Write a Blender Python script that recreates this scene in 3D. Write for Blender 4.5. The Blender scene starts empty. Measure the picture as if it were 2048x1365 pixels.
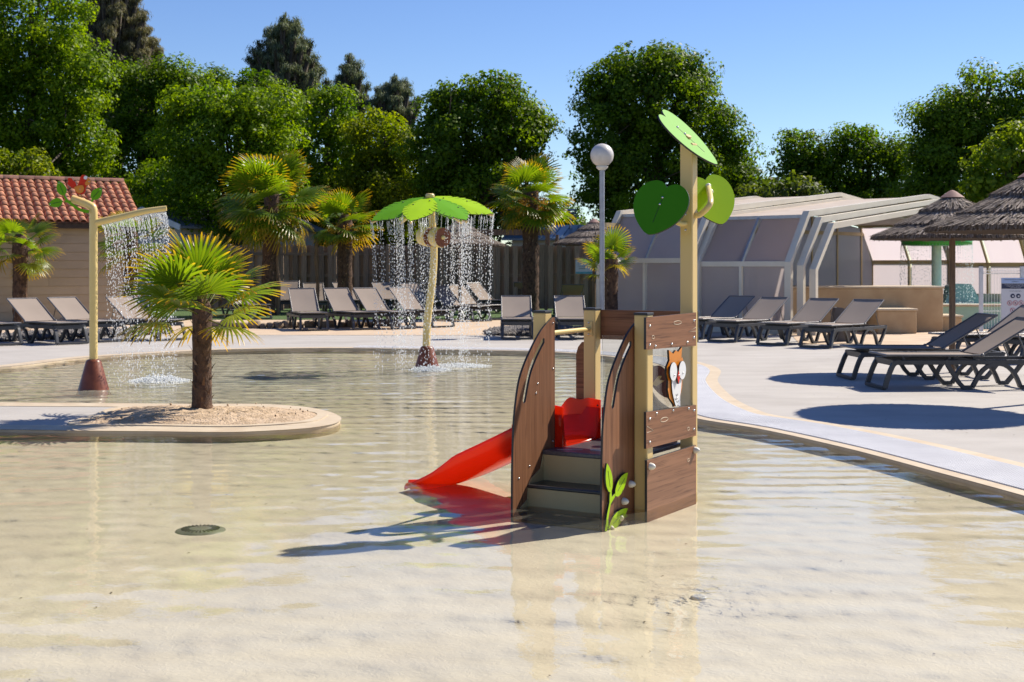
import bpy, bmesh, math, random
import numpy as np
from mathutils import Vector, Matrix, Euler
sc = bpy.context.scene
COL = sc.collection
R = math.radians
random.seed(7)

# ------------------------------------------------------------------ camera, sky, sun, exposure
FPX, CX, HY, CAMZ = 2700.0, 1024.0, 533.0, 1.45
cam_d = bpy.data.cameras.new('camera')
cam = bpy.data.objects.new('camera', cam_d)
COL.objects.link(cam)
cam.location = (0, 0, CAMZ)
cam.rotation_euler = (R(90), 0, 0)
cam_d.sensor_width = 36.0
cam_d.lens = FPX / 2048 * 36.0
cam_d.shift_y = -(682.5 - HY) / 2048
cam_d.clip_start = 0.05
cam_d.clip_end = 2000
cam_d.dof.use_dof = True
cam_d.dof.focus_distance = 8.6
cam_d.dof.aperture_fstop = 8.0
sc.camera = cam

SUN_H = Vector((0.82, 0.572))
SUN_EL = 43.2
world = bpy.data.worlds.new('World')
sc.world = world
world.use_nodes = True
wn = world.node_tree
for n in list(wn.nodes):
    wn.nodes.remove(n)
w_out = wn.nodes.new('ShaderNodeOutputWorld')
w_bg = wn.nodes.new('ShaderNodeBackground')
w_sky = wn.nodes.new('ShaderNodeTexSky')
w_sky.sky_type = 'NISHITA'
w_sky.sun_disc = False
w_sky.sun_elevation = R(SUN_EL)
w_sky.sun_rotation = math.atan2(SUN_H.x, SUN_H.y)
w_sky.altitude = 0
w_sky.air_density = 0.95
w_sky.dust_density = 0.0
w_sky.ozone_density = 4.5
w_hsv = wn.nodes.new('ShaderNodeHueSaturation')
w_hsv.inputs['Saturation'].default_value = 1.12
w_hsv.inputs['Hue'].default_value = 0.514
w_hsv.inputs['Value'].default_value = 1.0
w_bg.inputs['Strength'].default_value = 0.088
wn.links.new(w_sky.outputs[0], w_hsv.inputs['Color'])
wn.links.new(w_hsv.outputs[0], w_bg.inputs['Color'])
wn.links.new(w_bg.outputs[0], w_out.inputs['Surface'])

sun_d = bpy.data.lights.new('sun', 'SUN')
sun_d.energy = 5.0
sun_d.angle = R(0.53)
sun_d.color = (1.0, 0.925, 0.80)
sun = bpy.data.objects.new('sun', sun_d)
COL.objects.link(sun)
sdir = Vector((SUN_H.x, SUN_H.y, math.tan(R(SUN_EL)))).normalized()
sun.rotation_euler = sdir.to_track_quat('Z', 'Y').to_euler()
sun.location = (20, 15, 30)

sc.view_settings.view_transform = 'Standard'
sc.view_settings.look = 'None'
sc.view_settings.exposure = 0.63
sc.view_settings.gamma = 1.0
sc.view_settings.use_curve_mapping = False
sc.render.engine = 'CYCLES'
cy = sc.cycles
cy.max_bounces = 8
cy.diffuse_bounces = 3
cy.glossy_bounces = 4
cy.transmission_bounces = 6
cy.transparent_max_bounces = 16
cy.caustics_reflective = False
cy.caustics_refractive = False
cy.sample_clamp_indirect = 6.0
cy.use_denoising = True
try:
    cy.denoiser = 'OPENIMAGEDENOISE'
    cy.denoising_prefilter = 'ACCURATE'
except Exception:
    pass

# ------------------------------------------------------------------ helpers
def at(px, py, D):
    return Vector(((px - CX) * D / FPX, D, CAMZ + (HY - py) * D / FPX))
def gp(px, py, z=0.0):
    D = FPX * (CAMZ - z) / (py - HY)
    return Vector(((px - CX) * D / FPX, D, z))
def tag(o, label=None, cat=None, group=None, kind=None):
    if label: o['label'] = label
    if cat: o['category'] = cat
    if group: o['group'] = group
    if kind: o['kind'] = kind
    return o
def thing(name, label, cat, loc=(0, 0, 0), rz=0.0, group=None):
    o = bpy.data.objects.new(name, None)
    COL.objects.link(o)
    o.empty_display_size = 0.1
    o.location = loc
    o.rotation_euler = (0, 0, rz)
    return tag(o, label, cat, group)
def dup(o, parent=None):
    c = o.copy()
    COL.objects.link(c)
    if parent is not None:
        c.parent = parent
    for ch in list(o.children):
        dup(ch, c)
    return c
def fill2d(loops):
    bm = bmesh.new()
    es = []
    for lp in loops:
        vs = [bm.verts.new((p[0], p[1], 0)) for p in lp]
        for i in range(len(vs)):
            es.append(bm.edges.new((vs[i], vs[(i + 1) % len(vs)])))
    bmesh.ops.triangle_fill(bm, edges=es, use_beauty=True, use_dissolve=False, normal=(0, 0, 1))
    bm.verts.index_update()
    vs = [(v.co.x, v.co.y) for v in bm.verts]
    fs = []
    for f in bm.faces:
        idx = [v.index for v in f.verts]
        if f.normal.z < 0:
            idx.reverse()
        fs.append(idx)
    bm.free()
    return vs, fs
def area2(lp):
    return 0.5 * sum(lp[i][0] * lp[(i + 1) % len(lp)][1] - lp[(i + 1) % len(lp)][0] * lp[i][1] for i in range(len(lp)))

class MB:
    def __init__(s):
        s.v, s.f, s.mi, s.sm = [], [], [], []
    def add(s, vs, fs, mi=0, sm=False):
        o = len(s.v)
        s.v += [tuple(p) for p in vs]
        for f in fs:
            s.f.append(tuple(i + o for i in f)); s.mi.append(mi); s.sm.append(sm)
        return s
    def box(s, c, d, rot=None, mi=0):
        vs = []
        for z in (-.5, .5):
            for x, y in ((-.5, -.5), (.5, -.5), (.5, .5), (-.5, .5)):
                p = Vector((x * d[0], y * d[1], z * d[2]))
                if rot is not None: p = rot @ p
                vs.append(p + Vector(c))
        return s.add(vs, [(3, 2, 1, 0), (4, 5, 6, 7), (0, 1, 5, 4), (1, 2, 6, 5), (2, 3, 7, 6), (3, 0, 4, 7)], mi)
    def bar(s, a, b, w, h, up=(0, 0, 1), mi=0):
        a, b = Vector(a), Vector(b)
        d = b - a; L = d.length; d.normalize()
        u = Vector(up)
        if abs(d.dot(u)) > .99: u = Vector((0, 1, 0))
        x = d.cross(u).normalized(); z = x.cross(d)
        M = Matrix((x, d, z)).transposed()
        return s.box((a + b) / 2, (w, L, h), M, mi)
    def prism(s, loops, h0, h1, fn, mi=0, emi=None):
        """loops: outer (+holes) in (a,b); fn(a,b,h)->xyz; h0<h1"""
        if emi is None: emi = mi
        lps = []
        for k, lp in enumerate(loops):
            A = area2(lp)
            lps.append(list(lp) if (A > 0) == (k == 0) else list(lp)[::-1])
        vs, fs = fill2d(lps)
        s.add([fn(a, b, h1) for a, b in vs], fs, mi)
        s.add([fn(a, b, h0) for a, b in vs], [f[::-1] for f in fs], mi)
        for lp in lps:
            n = len(lp)
            s.add([fn(a, b, h0) for a, b in lp] + [fn(a, b, h1) for a, b in lp],
                  [(i, (i + 1) % n, n + (i + 1) % n, n + i) for i in range(n)], emi)
        return s
    def tube(s, pts, r, n=10, mi=0, caps=True, sm=True, closed=False):
        pts = [Vector(p) for p in pts]
        m = len(pts)
        rs = r if isinstance(r, (list, tuple)) else [r] * m
        tg = []
        for i in range(m):
            if closed: t = pts[(i + 1) % m] - pts[i - 1]
            else: t = pts[min(i + 1, m - 1)] - pts[max(i - 1, 0)]
            tg.append(t.normalized())
        u = Vector((0, 0, 1))
        if abs(tg[0].dot(u)) > .9: u = Vector((1, 0, 0))
        x = tg[0].cross(u).normalized()
        vs, fs = [], []
        for i in range(m):
            x = (x - tg[i] * x.dot(tg[i])).normalized()
            y = tg[i].cross(x)
            for k in range(n):
                a = 2 * math.pi * k / n
                vs.append(pts[i] + (x * math.cos(a) + y * math.sin(a)) * rs[i])
        rng = m if closed else m - 1
        for i in range(rng):
            j = (i + 1) % m
            for k in range(n):
                l = (k + 1) % n
                fs.append((i * n + k, i * n + l, j * n + l, j * n + k))
        s.add(vs, fs, mi, sm)
        if caps and not closed:
            s.add([vs[k] for k in range(n)], [tuple(range(n))[::-1]], mi)
            s.add([vs[(m - 1) * n + k] for k in range(n)], [tuple(range(n))], mi)
        return s
    def sweep(s, pts, w, h, side, mi=0, closed=False):
        """rect section: width w along fixed side vector, height h in plane"""
        pts = [Vector(p) for p in pts]; side = Vector(side).normalized()
        m = len(pts); vs, fs = [], []
        for i in range(m):
            if closed: t = (pts[(i + 1) % m] - pts[i - 1])
            else: t = (pts[min(i + 1, m - 1)] - pts[max(i - 1, 0)])
            t.normalize(); nn = side.cross(t).normalized()
            k = 1.0
            if 0 < i < m - 1 or closed:
                t1 = (pts[i] - pts[i - 1]).normalized()
                k = 1 / max(.5, abs(nn.dot(side.cross(t1).normalized())))
            for a, b in ((-1, -1), (1, -1), (1, 1), (-1, 1)):
                vs.append(pts[i] + side * (a * w / 2) + nn * (b * h / 2 * k))
        for i in range(m if closed else m - 1):
            j = (i + 1) % m
            for k in range(4):
                l = (k + 1) % 4
                fs.append((i * 4 + k, i * 4 + l, j * 4 + l, j * 4 + k))
        if not closed:
            fs.append((3, 2, 1, 0)); e = (m - 1) * 4; fs.append((e, e + 1, e + 2, e + 3))
        return s.add(vs, fs, mi)
    def lathe(s, prof, n=24, c=(0, 0, 0), mi=0, sm=True, cap=True):
        vs, fs = [], []
        for r, z in prof:
            for k in range(n):
                a = 2 * math.pi * k / n
                vs.append((c[0] + r * math.cos(a), c[1] + r * math.sin(a), c[2] + z))
        for i in range(len(prof) - 1):
            for k in range(n):
                l = (k + 1) % n
                fs.append((i * n + k, i * n + l, (i + 1) * n + l, (i + 1) * n + k))
        s.add(vs, fs, mi, sm)
        if cap:
            if prof[0][0] > 1e-4: s.add(vs[:n], [tuple(range(n))[::-1]], mi)
            if prof[-1][0] > 1e-4: s.add(vs[-n:], [tuple(range(n))], mi)
        return s
    def ball(s, c, r, n=12, m=8, axis=None, half=False, mi=0):
        q = Vector(axis).normalized().to_track_quat('Z', 'Y') if axis is not None else None
        prof = []
        for i in range(m + 1):
            t = (math.pi / 2 if half else math.pi) * i / m
            t = math.pi / 2 - t if half else math.pi / 2 - t
            prof.append((math.cos(t) * r, math.sin(t) * r))
        prof.reverse()
        t = MB().lathe(prof, n, cap=False)
        rr = r if isinstance(r, (int, float)) else r
        vs = [(q @ Vector(p) if q else Vector(p)) + Vector(c) for p in t.v]
        return s.add(vs, t.f, mi, True)
    def build(s, name, mats, parent=None, loc=None, rot=None, bevel=0, smooth_angle=None):
        me = bpy.data.meshes.new(name)
        me.from_pydata(s.v, [], s.f)
        for m in (mats if isinstance(mats, (list, tuple)) else [mats]):
            me.materials.append(m)
        me.polygons.foreach_set('material_index', s.mi)
        me.polygons.foreach_set('use_smooth', s.sm)
        me.update()
        o = bpy.data.objects.new(name, me)
        COL.objects.link(o)
        if parent is not None: o.parent = parent
        if loc is not None: o.location = loc
        if rot is not None: o.rotation_euler = rot
        if bevel:
            md = o.modifiers.new('bevel', 'BEVEL')
            md.width = bevel; md.segments = 2; md.limit_method = 'ANGLE'; md.angle_limit = R(40)
        return o

def np_mesh(name, V, F, mat, parent=None, col=None, smooth=False):
    """V (n,3), F (m,k) uniform polygons, optional per-vertex colour (n,4)"""
    me = bpy.data.meshes.new(name)
    V = np.asarray(V, np.float32); F = np.asarray(F, np.int32)
    m, k = F.shape
    me.vertices.add(len(V)); me.vertices.foreach_set('co', V.ravel())
    me.loops.add(m * k); me.loops.foreach_set('vertex_index', F.ravel())
    me.polygons.add(m)
    me.polygons.foreach_set('loop_start', np.arange(m, dtype=np.int32) * k)
    me.polygons.foreach_set('loop_total', np.full(m, k, np.int32))
    if smooth: me.polygons.foreach_set('use_smooth', np.ones(m, bool))
    me.update(calc_edges=True)
    if col is not None:
        a = me.color_attributes.new('col', 'FLOAT_COLOR', 'POINT')
        c = np.ones((len(V), 4), np.float32); c[:, :col.shape[1]] = col
        a.data.foreach_set('color', c.ravel())
    for mm in (mat if isinstance(mat, (list, tuple)) else [mat]):
        me.materials.append(mm)
    o = bpy.data.objects.new(name, me)
    COL.objects.link(o)
    if parent is not None: o.parent = parent
    return o
def catmull(pts, n=8, closed=False):
    P = [Vector(p) for p in pts]; m = len(P); out = []
    for i in range(m if closed else m - 1):
        g = (lambda k: P[k % m]) if closed else (lambda k: P[max(0, min(m - 1, k))])
        a, b, c, d = g(i - 1), g(i), g(i + 1), g(i + 2)
        for k in range(n):
            t = k / n
            out.append(.5 * ((2 * b) + (c - a) * t + (2 * a - 5 * b + 4 * c - d) * t * t + (3 * b - a - 3 * c + d) * t ** 3))
    if not closed: out.append(P[-1])
    return out

# ------------------------------------------------------------------ materials
def nt(m):
    return m.node_tree.nodes, m.node_tree.links
def lin(h):
    h = h.lstrip('#'); o = []
    for i in (0, 2, 4):
        c = int(h[i:i + 2], 16) / 255
        o.append(c / 12.92 if c <= .04045 else ((c + .055) / 1.055) ** 2.4)
    return tuple(o)
def pmat(name, c1, c2=None, rough=.5, scale=8, stretch=(1, 1, 1), detail=4, bump=0, bscale=None, bdist=.01, spec=.5, metal=0,
         rnd=0, coat=0, lo=.35, hi=.65, trans=0, dirt=None, dscale=2.0):
    m = bpy.data.materials.new(name); m.use_nodes = True
    N, L = nt(m); b = N['Principled BSDF']
    tc = N.new('ShaderNodeTexCoord'); mp = N.new('ShaderNodeMapping')
    mp.inputs['Scale'].default_value = stretch
    L.new(tc.outputs['Object'], mp.inputs['Vector'])
    nz = N.new('ShaderNodeTexNoise'); nz.inputs['Scale'].default_value = scale; nz.inputs['Detail'].default_value = detail
    L.new(mp.outputs[0], nz.inputs['Vector'])
    cr = N.new('ShaderNodeValToRGB')
    if c2 is None: c2 = tuple(x * .85 for x in c1[:3])
    cr.color_ramp.elements[0].position = lo; cr.color_ramp.elements[1].position = hi
    cr.color_ramp.elements[0].color = (*c2[:3], 1); cr.color_ramp.elements[1].color = (*c1[:3], 1)
    L.new(nz.outputs['Fac'], cr.inputs[0])
    out = cr.outputs[0]
    if dirt:
        n2 = N.new('ShaderNodeTexNoise'); n2.inputs['Scale'].default_value = dscale; n2.inputs['Detail'].default_value = 6
        L.new(tc.outputs['Object'], n2.inputs['Vector'])
        r2 = N.new('ShaderNodeMapRange'); r2.inputs[1].default_value = .5; r2.inputs[2].default_value = .72
        r2.inputs[3].default_value = 0; r2.inputs[4].default_value = dirt[3] if len(dirt) > 3 else .6
        L.new(n2.outputs['Fac'], r2.inputs[0])
        mx = N.new('ShaderNodeMixRGB'); mx.inputs[2].default_value = (*dirt[:3], 1)
        L.new(r2.outputs[0], mx.inputs[0]); L.new(out, mx.inputs[1]); out = mx.outputs[0]
    if rnd:
        oi = N.new('ShaderNodeObjectInfo'); mr = N.new('ShaderNodeMapRange')
        mr.inputs[3].default_value = 1 - rnd; mr.inputs[4].default_value = 1 + rnd
        L.new(oi.outputs['Random'], mr.inputs[0])
        hs = N.new('ShaderNodeHueSaturation'); L.new(mr.outputs[0], hs.inputs['Value']); L.new(out, hs.inputs['Color']); out = hs.outputs[0]
    L.new(out, b.inputs['Base Color'])
    b.inputs['Roughness'].default_value = rough; b.inputs['Metallic'].default_value = metal
    b.inputs['Specular IOR Level'].default_value = spec
    b.inputs['Coat Weight'].default_value = coat
    if trans: b.inputs['Transmission Weight'].default_value = trans
    if bump:
        nb = N.new('ShaderNodeTexNoise'); nb.inputs['Scale'].default_value = bscale or scale * 4; nb.inputs['Detail'].default_value = 4
        L.new(mp.outputs[0], nb.inputs['Vector'])
        bp = N.new('ShaderNodeBump'); bp.inputs['Strength'].default_value = bump; bp.inputs['Distance'].default_value = bdist
        L.new(nb.outputs['Fac'], bp.inputs['Height']); L.new(bp.outputs[0], b.inputs['Normal'])
    return m
def leafmat(name, transl=.4, rough=.5, tint=(1, 1, 1), spec=.3, tcol=(1.0, 1.0, .35)):
    """foliage: colour attribute 'col', diffuse + translucent"""
    m = bpy.data.materials.new(name); m.use_nodes = True
    N, L = nt(m); b = N['Principled BSDF']; out = N['Material Output']
    a = N.new('ShaderNodeVertexColor'); a.layer_name = 'col'
    mul = N.new('ShaderNodeMixRGB'); mul.blend_type = 'MULTIPLY'; mul.inputs[0].default_value = 1; mul.inputs[2].default_value = (*tint, 1)
    L.new(a.outputs[0], mul.inputs[1]); L.new(mul.outputs[0], b.inputs['Base Color'])
    b.inputs['Roughness'].default_value = rough; b.inputs['Specular IOR Level'].default_value = spec
    t = N.new('ShaderNodeBsdfTranslucent')
    m2 = N.new('ShaderNodeMixRGB'); m2.blend_type = 'MULTIPLY'; m2.inputs[0].default_value = 1; m2.inputs[2].default_value = (*tcol, 1)
    L.new(mul.outputs[0], m2.inputs[1])
    hs = N.new('ShaderNodeHueSaturation'); hs.inputs['Value'].default_value = 1.95; L.new(m2.outputs[0], hs.inputs['Color'])
    L.new(hs.outputs[0], t.inputs['Color'])
    mx = N.new('ShaderNodeMixShader'); mx.inputs[0].default_value = transl
    L.new(b.outputs[0], mx.inputs[1]); L.new(t.outputs[0], mx.inputs[2]); L.new(mx.outputs[0], out.inputs['Surface'])
    return m
def translucent(name, col, tcol, f=.4, rough=.3, spec=.5, clear=0.0):
    m = bpy.data.materials.new(name); m.use_nodes = True
    N, L = nt(m); b = N['Principled BSDF']; out = N['Material Output']
    tc = N.new('ShaderNodeTexCoord'); nz = N.new('ShaderNodeTexNoise'); nz.inputs['Scale'].default_value = 1.7; nz.inputs['Detail'].default_value = 5
    L.new(tc.outputs['Object'], nz.inputs['Vector'])
    mr = N.new('ShaderNodeMapRange'); mr.inputs[3].default_value = .86; mr.inputs[4].default_value = 1.12
    L.new(nz.outputs['Fac'], mr.inputs[0])
    hs = N.new('ShaderNodeHueSaturation'); hs.inputs['Color'].default_value = (*col, 1); L.new(mr.outputs[0], hs.inputs['Value'])
    L.new(hs.outputs[0], b.inputs['Base Color']); b.inputs['Roughness'].default_value = rough; b.inputs['Specular IOR Level'].default_value = spec
    t = N.new('ShaderNodeBsdfTranslucent'); t.inputs['Color'].default_value = (*tcol, 1)
    mx = N.new('ShaderNodeMixShader'); mx.inputs[0].default_value = f
    L.new(b.outputs[0], mx.inputs[1]); L.new(t.outputs[0], mx.inputs[2])
    last = mx
    if clear:
        tr = N.new('ShaderNodeBsdfTransparent'); tr.inputs['Color'].default_value = (*[min(1, x * 1.0 + .25) for x in tcol], 1)
        m3 = N.new('ShaderNodeMixShader'); m3.inputs[0].default_value = clear
        L.new(mx.outputs[0], m3.inputs[1]); L.new(tr.outputs[0], m3.inputs[2]); last = m3
    L.new(last.outputs[0], out.inputs['Surface'])
    return m
def glassy(name, col=(1, 1, 1), rough=.02, ior=1.45):
    m = bpy.data.materials.new(name); m.use_nodes = True
    N, L = nt(m); out = N['Material Output']; N.remove(N['Principled BSDF'])
    tr = N.new('ShaderNodeBsdfTransparent'); tr.inputs['Color'].default_value = (*col, 1)
    gl = N.new('ShaderNodeBsdfGlossy'); gl.inputs['Roughness'].default_value = rough
    lw = N.new('ShaderNodeLayerWeight'); lw.inputs['Blend'].default_value = .5
    pw = N.new('ShaderNodeMath'); pw.operation = 'POWER'; pw.inputs[1].default_value = 5.0; L.new(lw.outputs['Facing'], pw.inputs[0])
    fr = N.new('ShaderNodeMath'); fr.operation = 'MULTIPLY_ADD'; fr.inputs[1].default_value = .8; fr.inputs[2].default_value = .03; L.new(pw.outputs[0], fr.inputs[0])
    mx = N.new('ShaderNodeMixShader')
    L.new(fr.outputs[0], mx.inputs[0]); L.new(tr.outputs[0], mx.inputs[1]); L.new(gl.outputs[0], mx.inputs[2]); L.new(mx.outputs[0], out.inputs['Surface'])
    return m

M = {}
M['deck'] = pmat('deck_concrete', (.44, .408, .372), (.375, .345, .315), rough=.85, scale=1.3, stretch=(1, 2.2, 1), detail=8, bump=.35, bscale=160, bdist=.004, dirt=(.31, .28, .25, .7), dscale=.6, lo=.3, hi=.7)
M['tan_deck'] = pmat('tan_paving', (.56, .43, .30), (.48, .35, .24), rough=.85, scale=2.0, detail=8, bump=.3, bscale=90, bdist=.004)
M['coping'] = pmat('beige_coping', (.56, .46, .33), (.49, .39, .27), rough=.7, scale=5, detail=6, bump=.2, bscale=60, bdist=.003, dirt=(.42, .30, .19, .5), dscale=3)
M['grating'] = pmat('white_grating', (.68, .67, .675), (.61, .60, .61), rough=.5, scale=3)
M['turf'] = pmat('turf', (.085, .15, .03), (.05, .095, .02), rough=.95, scale=60, bump=.8, bscale=300, bdist=.02)
M['ground'] = pmat('ground_soil', (.07, .09, .03), (.05, .06, .025), rough=1, scale=.4, detail=8, bump=.6, bscale=20, bdist=.05)
M['sand'] = pmat('sand', (.56, .42, .29), (.42, .30, .19), rough=1, scale=9, detail=8, bump=.9, bscale=45, bdist=.02, dirt=(.22, .15, .09, .7), dscale=14)
M['gravel'] = pmat('gravel', (.20, .18, .17), (.09, .085, .09), rough=.9, scale=30, bump=.3)
M['floor'] = pmat('pool_floor', (.76, .685, .525), (.71, .635, .475), rough=.75, scale=1.1, detail=8, bump=.0, dirt=(.58, .51, .40, .35), dscale=2.5)
M['tan_metal'] = pmat('tan_powdercoat', (.64, .46, .19), (.61, .435, .175), rough=.42, scale=2, spec=.4)
M['cream_pipe'] = pmat('cream_pipe', (.74, .56, .22), (.69, .51, .19), rough=.35, scale=3, spec=.45, coat=.1)
M['cone'] = pmat('brown_cone', (.21, .062, .026), (.16, .045, .018), rough=.35, scale=9, spec=.4, coat=.1)
M['black_cap'] = pmat('black_cap', (.02, .02, .022), rough=.5)
M['edge'] = pmat('panel_edge', (.022, .02, .02), rough=.55)
M['steel'] = pmat('steel', (.62, .62, .62), rough=.25, metal=1.0)
M['galv'] = pmat('galvanised', (.42, .43, .45), (.36, .36, .38), rough=.5, metal=.6, scale=12)
M['step_black'] = pmat('step_black', (.025, .026, .03), (.016, .017, .02), rough=.3, scale=40, bump=.2, bscale=220, bdist=.001)
M['step_deck'] = pmat('deck_plate', (.10, .095, .105), (.06, .058, .065), rough=.32, scale=60, bump=.25, bscale=300, bdist=.001)
M['riser'] = pmat('step_riser', (.44, .345, .17), (.40, .31, .15), rough=.5, scale=3)
M['white_mark'] = pmat('white_mark', (.8, .8, .8), rough=.4)
M['red_plastic'] = translucent('red_plastic', (.74, .030, .006), (1.0, .16, .02), f=.45, rough=.22)
M['knob'] = pmat('knob_white', (.74, .71, .62), (.66, .62, .53), rough=.4, scale=20)
def hpl(name, c1, c2, c3, stretch):
    m = pmat(name, c1, c2, rough=.5, scale=1, stretch=stretch, detail=5, lo=.38, hi=.62, spec=.2)
    N, L = nt(m); b = N['Principled BSDF']
    src = b.inputs['Base Color'].links[0].from_socket
    mp = [n for n in N if n.type == 'MAPPING'][0]
    w = N.new('ShaderNodeTexNoise'); w.inputs['Scale'].default_value = 3.2; w.inputs['Detail'].default_value = 3; w.inputs['Distortion'].default_value = .6
    L.new(mp.outputs[0], w.inputs['Vector'])
    r = N.new('ShaderNodeMapRange'); r.inputs[1].default_value = .52; r.inputs[2].default_value = .68; r.inputs[4].default_value = .85
    L.new(w.outputs['Fac'], r.inputs[0])
    mx = N.new('ShaderNodeMixRGB'); mx.inputs[2].default_value = (*c3, 1)
    L.new(r.outputs[0], mx.inputs[0]); L.new(src, mx.inputs[1]); L.new(mx.outputs[0], b.inputs['Base Color'])
    return m
M['hpl_v'] = hpl('wood_laminate_upright', (.255, .118, .060), (.19, .084, .042), (.105, .044, .022), (34, 34, .9))
M['hpl_h'] = hpl('wood_laminate_level', (.255, .118, .060), (.19, .084, .042), (.105, .044, .022), (34, .9, 34))
M['hpl_b'] = hpl('wood_laminate_back', (.255, .118, .060), (.19, .084, .042), (.105, .044, .022), (.9, 34, 34))
M['plexi'] = glassy('clear_panel', (.90, .91, .90), .03)
M['leaf_dark'] = pmat('leaf_panel_dark', (.042, .19, .004), (.038, .175, .003), rough=.5, spec=.12, scale=2)
M['leaf_lime'] = pmat('leaf_panel_lime', (.34, .55, .004), (.32, .52, .004), rough=.5, spec=.15, scale=2)
M['leaf_pale'] = pmat('leaf_panel_top', (.19, .42, .075), (.18, .40, .07), spec=.08, rough=.6, scale=2)
M['leaf_mid'] = pmat('leaf_panel_mid', (.135, .36, .006), (.12, .33, .005), rough=.5, spec=.15, scale=2)
M['orange'] = pmat('orange_panel', (.66, .22, .006), (.62, .20, .006), rough=.4, scale=2)
M['white_panel'] = pmat('white_panel', (.76, .76, .76), (.72, .72, .72), rough=.4, scale=2)
M['red_panel'] = pmat('red_panel', (.64, .03, .008), (.60, .027, .008), rough=.45, spec=.2, scale=2)
M['maroon'] = pmat('maroon_panel', (.13, .02, .018), (.11, .017, .015), rough=.4, scale=2)
M['line_black'] = pmat('line_black', (.01, .01, .01), rough=.6)
M['sling'] = pmat('taupe_sling', (.34, .275, .225), (.29, .235, .19), rough=.8, scale=3, bump=.3, bscale=500, bdist=.001)
def sling():
    m = translucent('taupe_sling', (.35, .285, .235), (.45, .24, .10), f=.14, rough=.8, spec=.2)
    return m
M['sling'] = sling()
M['anthracite'] = pmat('anthracite_plastic', (.045, .046, .052), (.034, .035, .04), rough=.42, scale=5, spec=.5)
M['alu'] = pmat('grey_tube', (.16, .15, .15), (.13, .125, .125), rough=.38, scale=5, metal=.3)
M['lamp_globe'] = pmat('lamp_globe', (.66, .62, .57), (.60, .555, .50), rough=.35, scale=5, dirt=(.42, .38, .33, .5), dscale=6)
M['wood_post'] = pmat('weathered_post', (.23, .145, .085), (.13, .08, .05), rough=.85, scale=6, stretch=(6, 6, .6), bump=.4, bscale=20)
M['fence_wood'] = pmat('fence_wood', (.33, .235, .17), (.22, .155, .112), rough=.9, scale=5, stretch=(8, 8, .5), bump=.4, bscale=14, rnd=.28, dirt=(.11, .08, .06, .7), dscale=4)
M['roof_tile'] = pmat('roof_tile', (.62, .265, .145), (.49, .185, .095), rough=.85, scale=14, bump=.3, bscale=60, rnd=.22, dirt=(.17, .09, .06, .6), dscale=9)
M['ridge_tile'] = pmat('ridge_tile', (.20, .085, .055), (.13, .06, .045), rough=.9, scale=14, bump=.3, bscale=60, rnd=.25, dirt=(.07, .055, .05, .7), dscale=9)
M['siding'] = pmat('beige_siding', (.46, .36, .25), (.43, .335, .23), rough=.7, scale=3, rnd=.04)
M['dark_wood'] = pmat('dark_wood', (.07, .045, .03), (.05, .032, .022), rough=.8)
M['stone'] = pmat('border_stone', (.30, .22, .15), (.19, .14, .10), rough=.95, scale=9, bump=.7, bscale=30, bdist=.03, rnd=.2)
M['plaster'] = pmat('ochre_plaster', (.52, .375, .215), (.45, .31, .17), rough=.85, scale=2.2, detail=8, bump=.25, bscale=50, bdist=.004, dirt=(.36, .23, .12, .45), dscale=3)
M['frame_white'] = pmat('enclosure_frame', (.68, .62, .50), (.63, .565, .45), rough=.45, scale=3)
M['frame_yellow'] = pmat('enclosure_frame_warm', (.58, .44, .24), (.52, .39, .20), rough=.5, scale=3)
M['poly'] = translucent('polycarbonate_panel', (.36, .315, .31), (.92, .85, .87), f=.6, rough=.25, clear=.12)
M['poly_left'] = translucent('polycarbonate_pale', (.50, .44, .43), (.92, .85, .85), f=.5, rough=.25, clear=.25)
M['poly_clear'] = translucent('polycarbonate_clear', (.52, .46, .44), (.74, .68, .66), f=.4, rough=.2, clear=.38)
M['roof_panel'] = pmat('enclosure_roof', (.52, .43, .34), (.46, .37, .28), rough=.6, scale=3, dirt=(.35, .27, .19, .5))
M['mh_wall'] = pmat('cabin_wall', (.46, .44, .42), rough=.7, scale=2)
M['mh_trim'] = pmat('cabin_trim', (.66, .66, .68), rough=.5, scale=2)
M['mh_roof'] = pmat('cabin_roof', (.14, .15, .17), (.11, .12, .135), rough=.5, scale=2)
M['mh_roof_blue'] = pmat('cabin_roof_blue', (.13, .18, .24), (.10, .14, .19), rough=.4, scale=2)
M['dark_glass'] = pmat('dark_glass', (.02, .02, .022), rough=.1)
M['fence_wire'] = pmat('white_wire', (.72, .72, .72), rough=.45)
M['sign_white'] = pmat('sign_white', (.62, .63, .67), (.60, .61, .65), rough=.4, scale=1)
M['sign_blue'] = pmat('sign_pale_blue', (.40, .52, .78), rough=.4)
M['sign_navy'] = pmat('sign_navy', (.02, .03, .085), rough=.4)
M['sign_red'] = pmat('sign_red', (.55, .05, .06), rough=.4)
M['sign_teal'] = pmat('sign_teal', (.12, .38, .48), rough=.4)
M['trunk'] = pmat('bark', (.11, .085, .06), (.06, .045, .033), rough=.95, scale=6, stretch=(3, 3, .7), bump=.6, bscale=14, bdist=.03)
M['palm_trunk'] = pmat('palm_fibre', (.15, .085, .05), (.055, .03, .02), rough=1, scale=16, stretch=(1, 1, .6), bump=1, bscale=70, bdist=.02)
M['straw'] = leafmat('straw', transl=.12, rough=.85, spec=.15, tcol=(1, .8, .5))
M['frond'] = leafmat('palm_frond', transl=.5, rough=.34, spec=.45, tcol=(1, .9, .2))
M['foliage'] = leafmat('foliage', transl=.5, rough=.5, spec=.25, tcol=(1.0, .95, .2))
M['needle'] = leafmat('pine_needles', transl=.2, rough=.6, spec=.2, tcol=(1, 1, .6))
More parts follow.
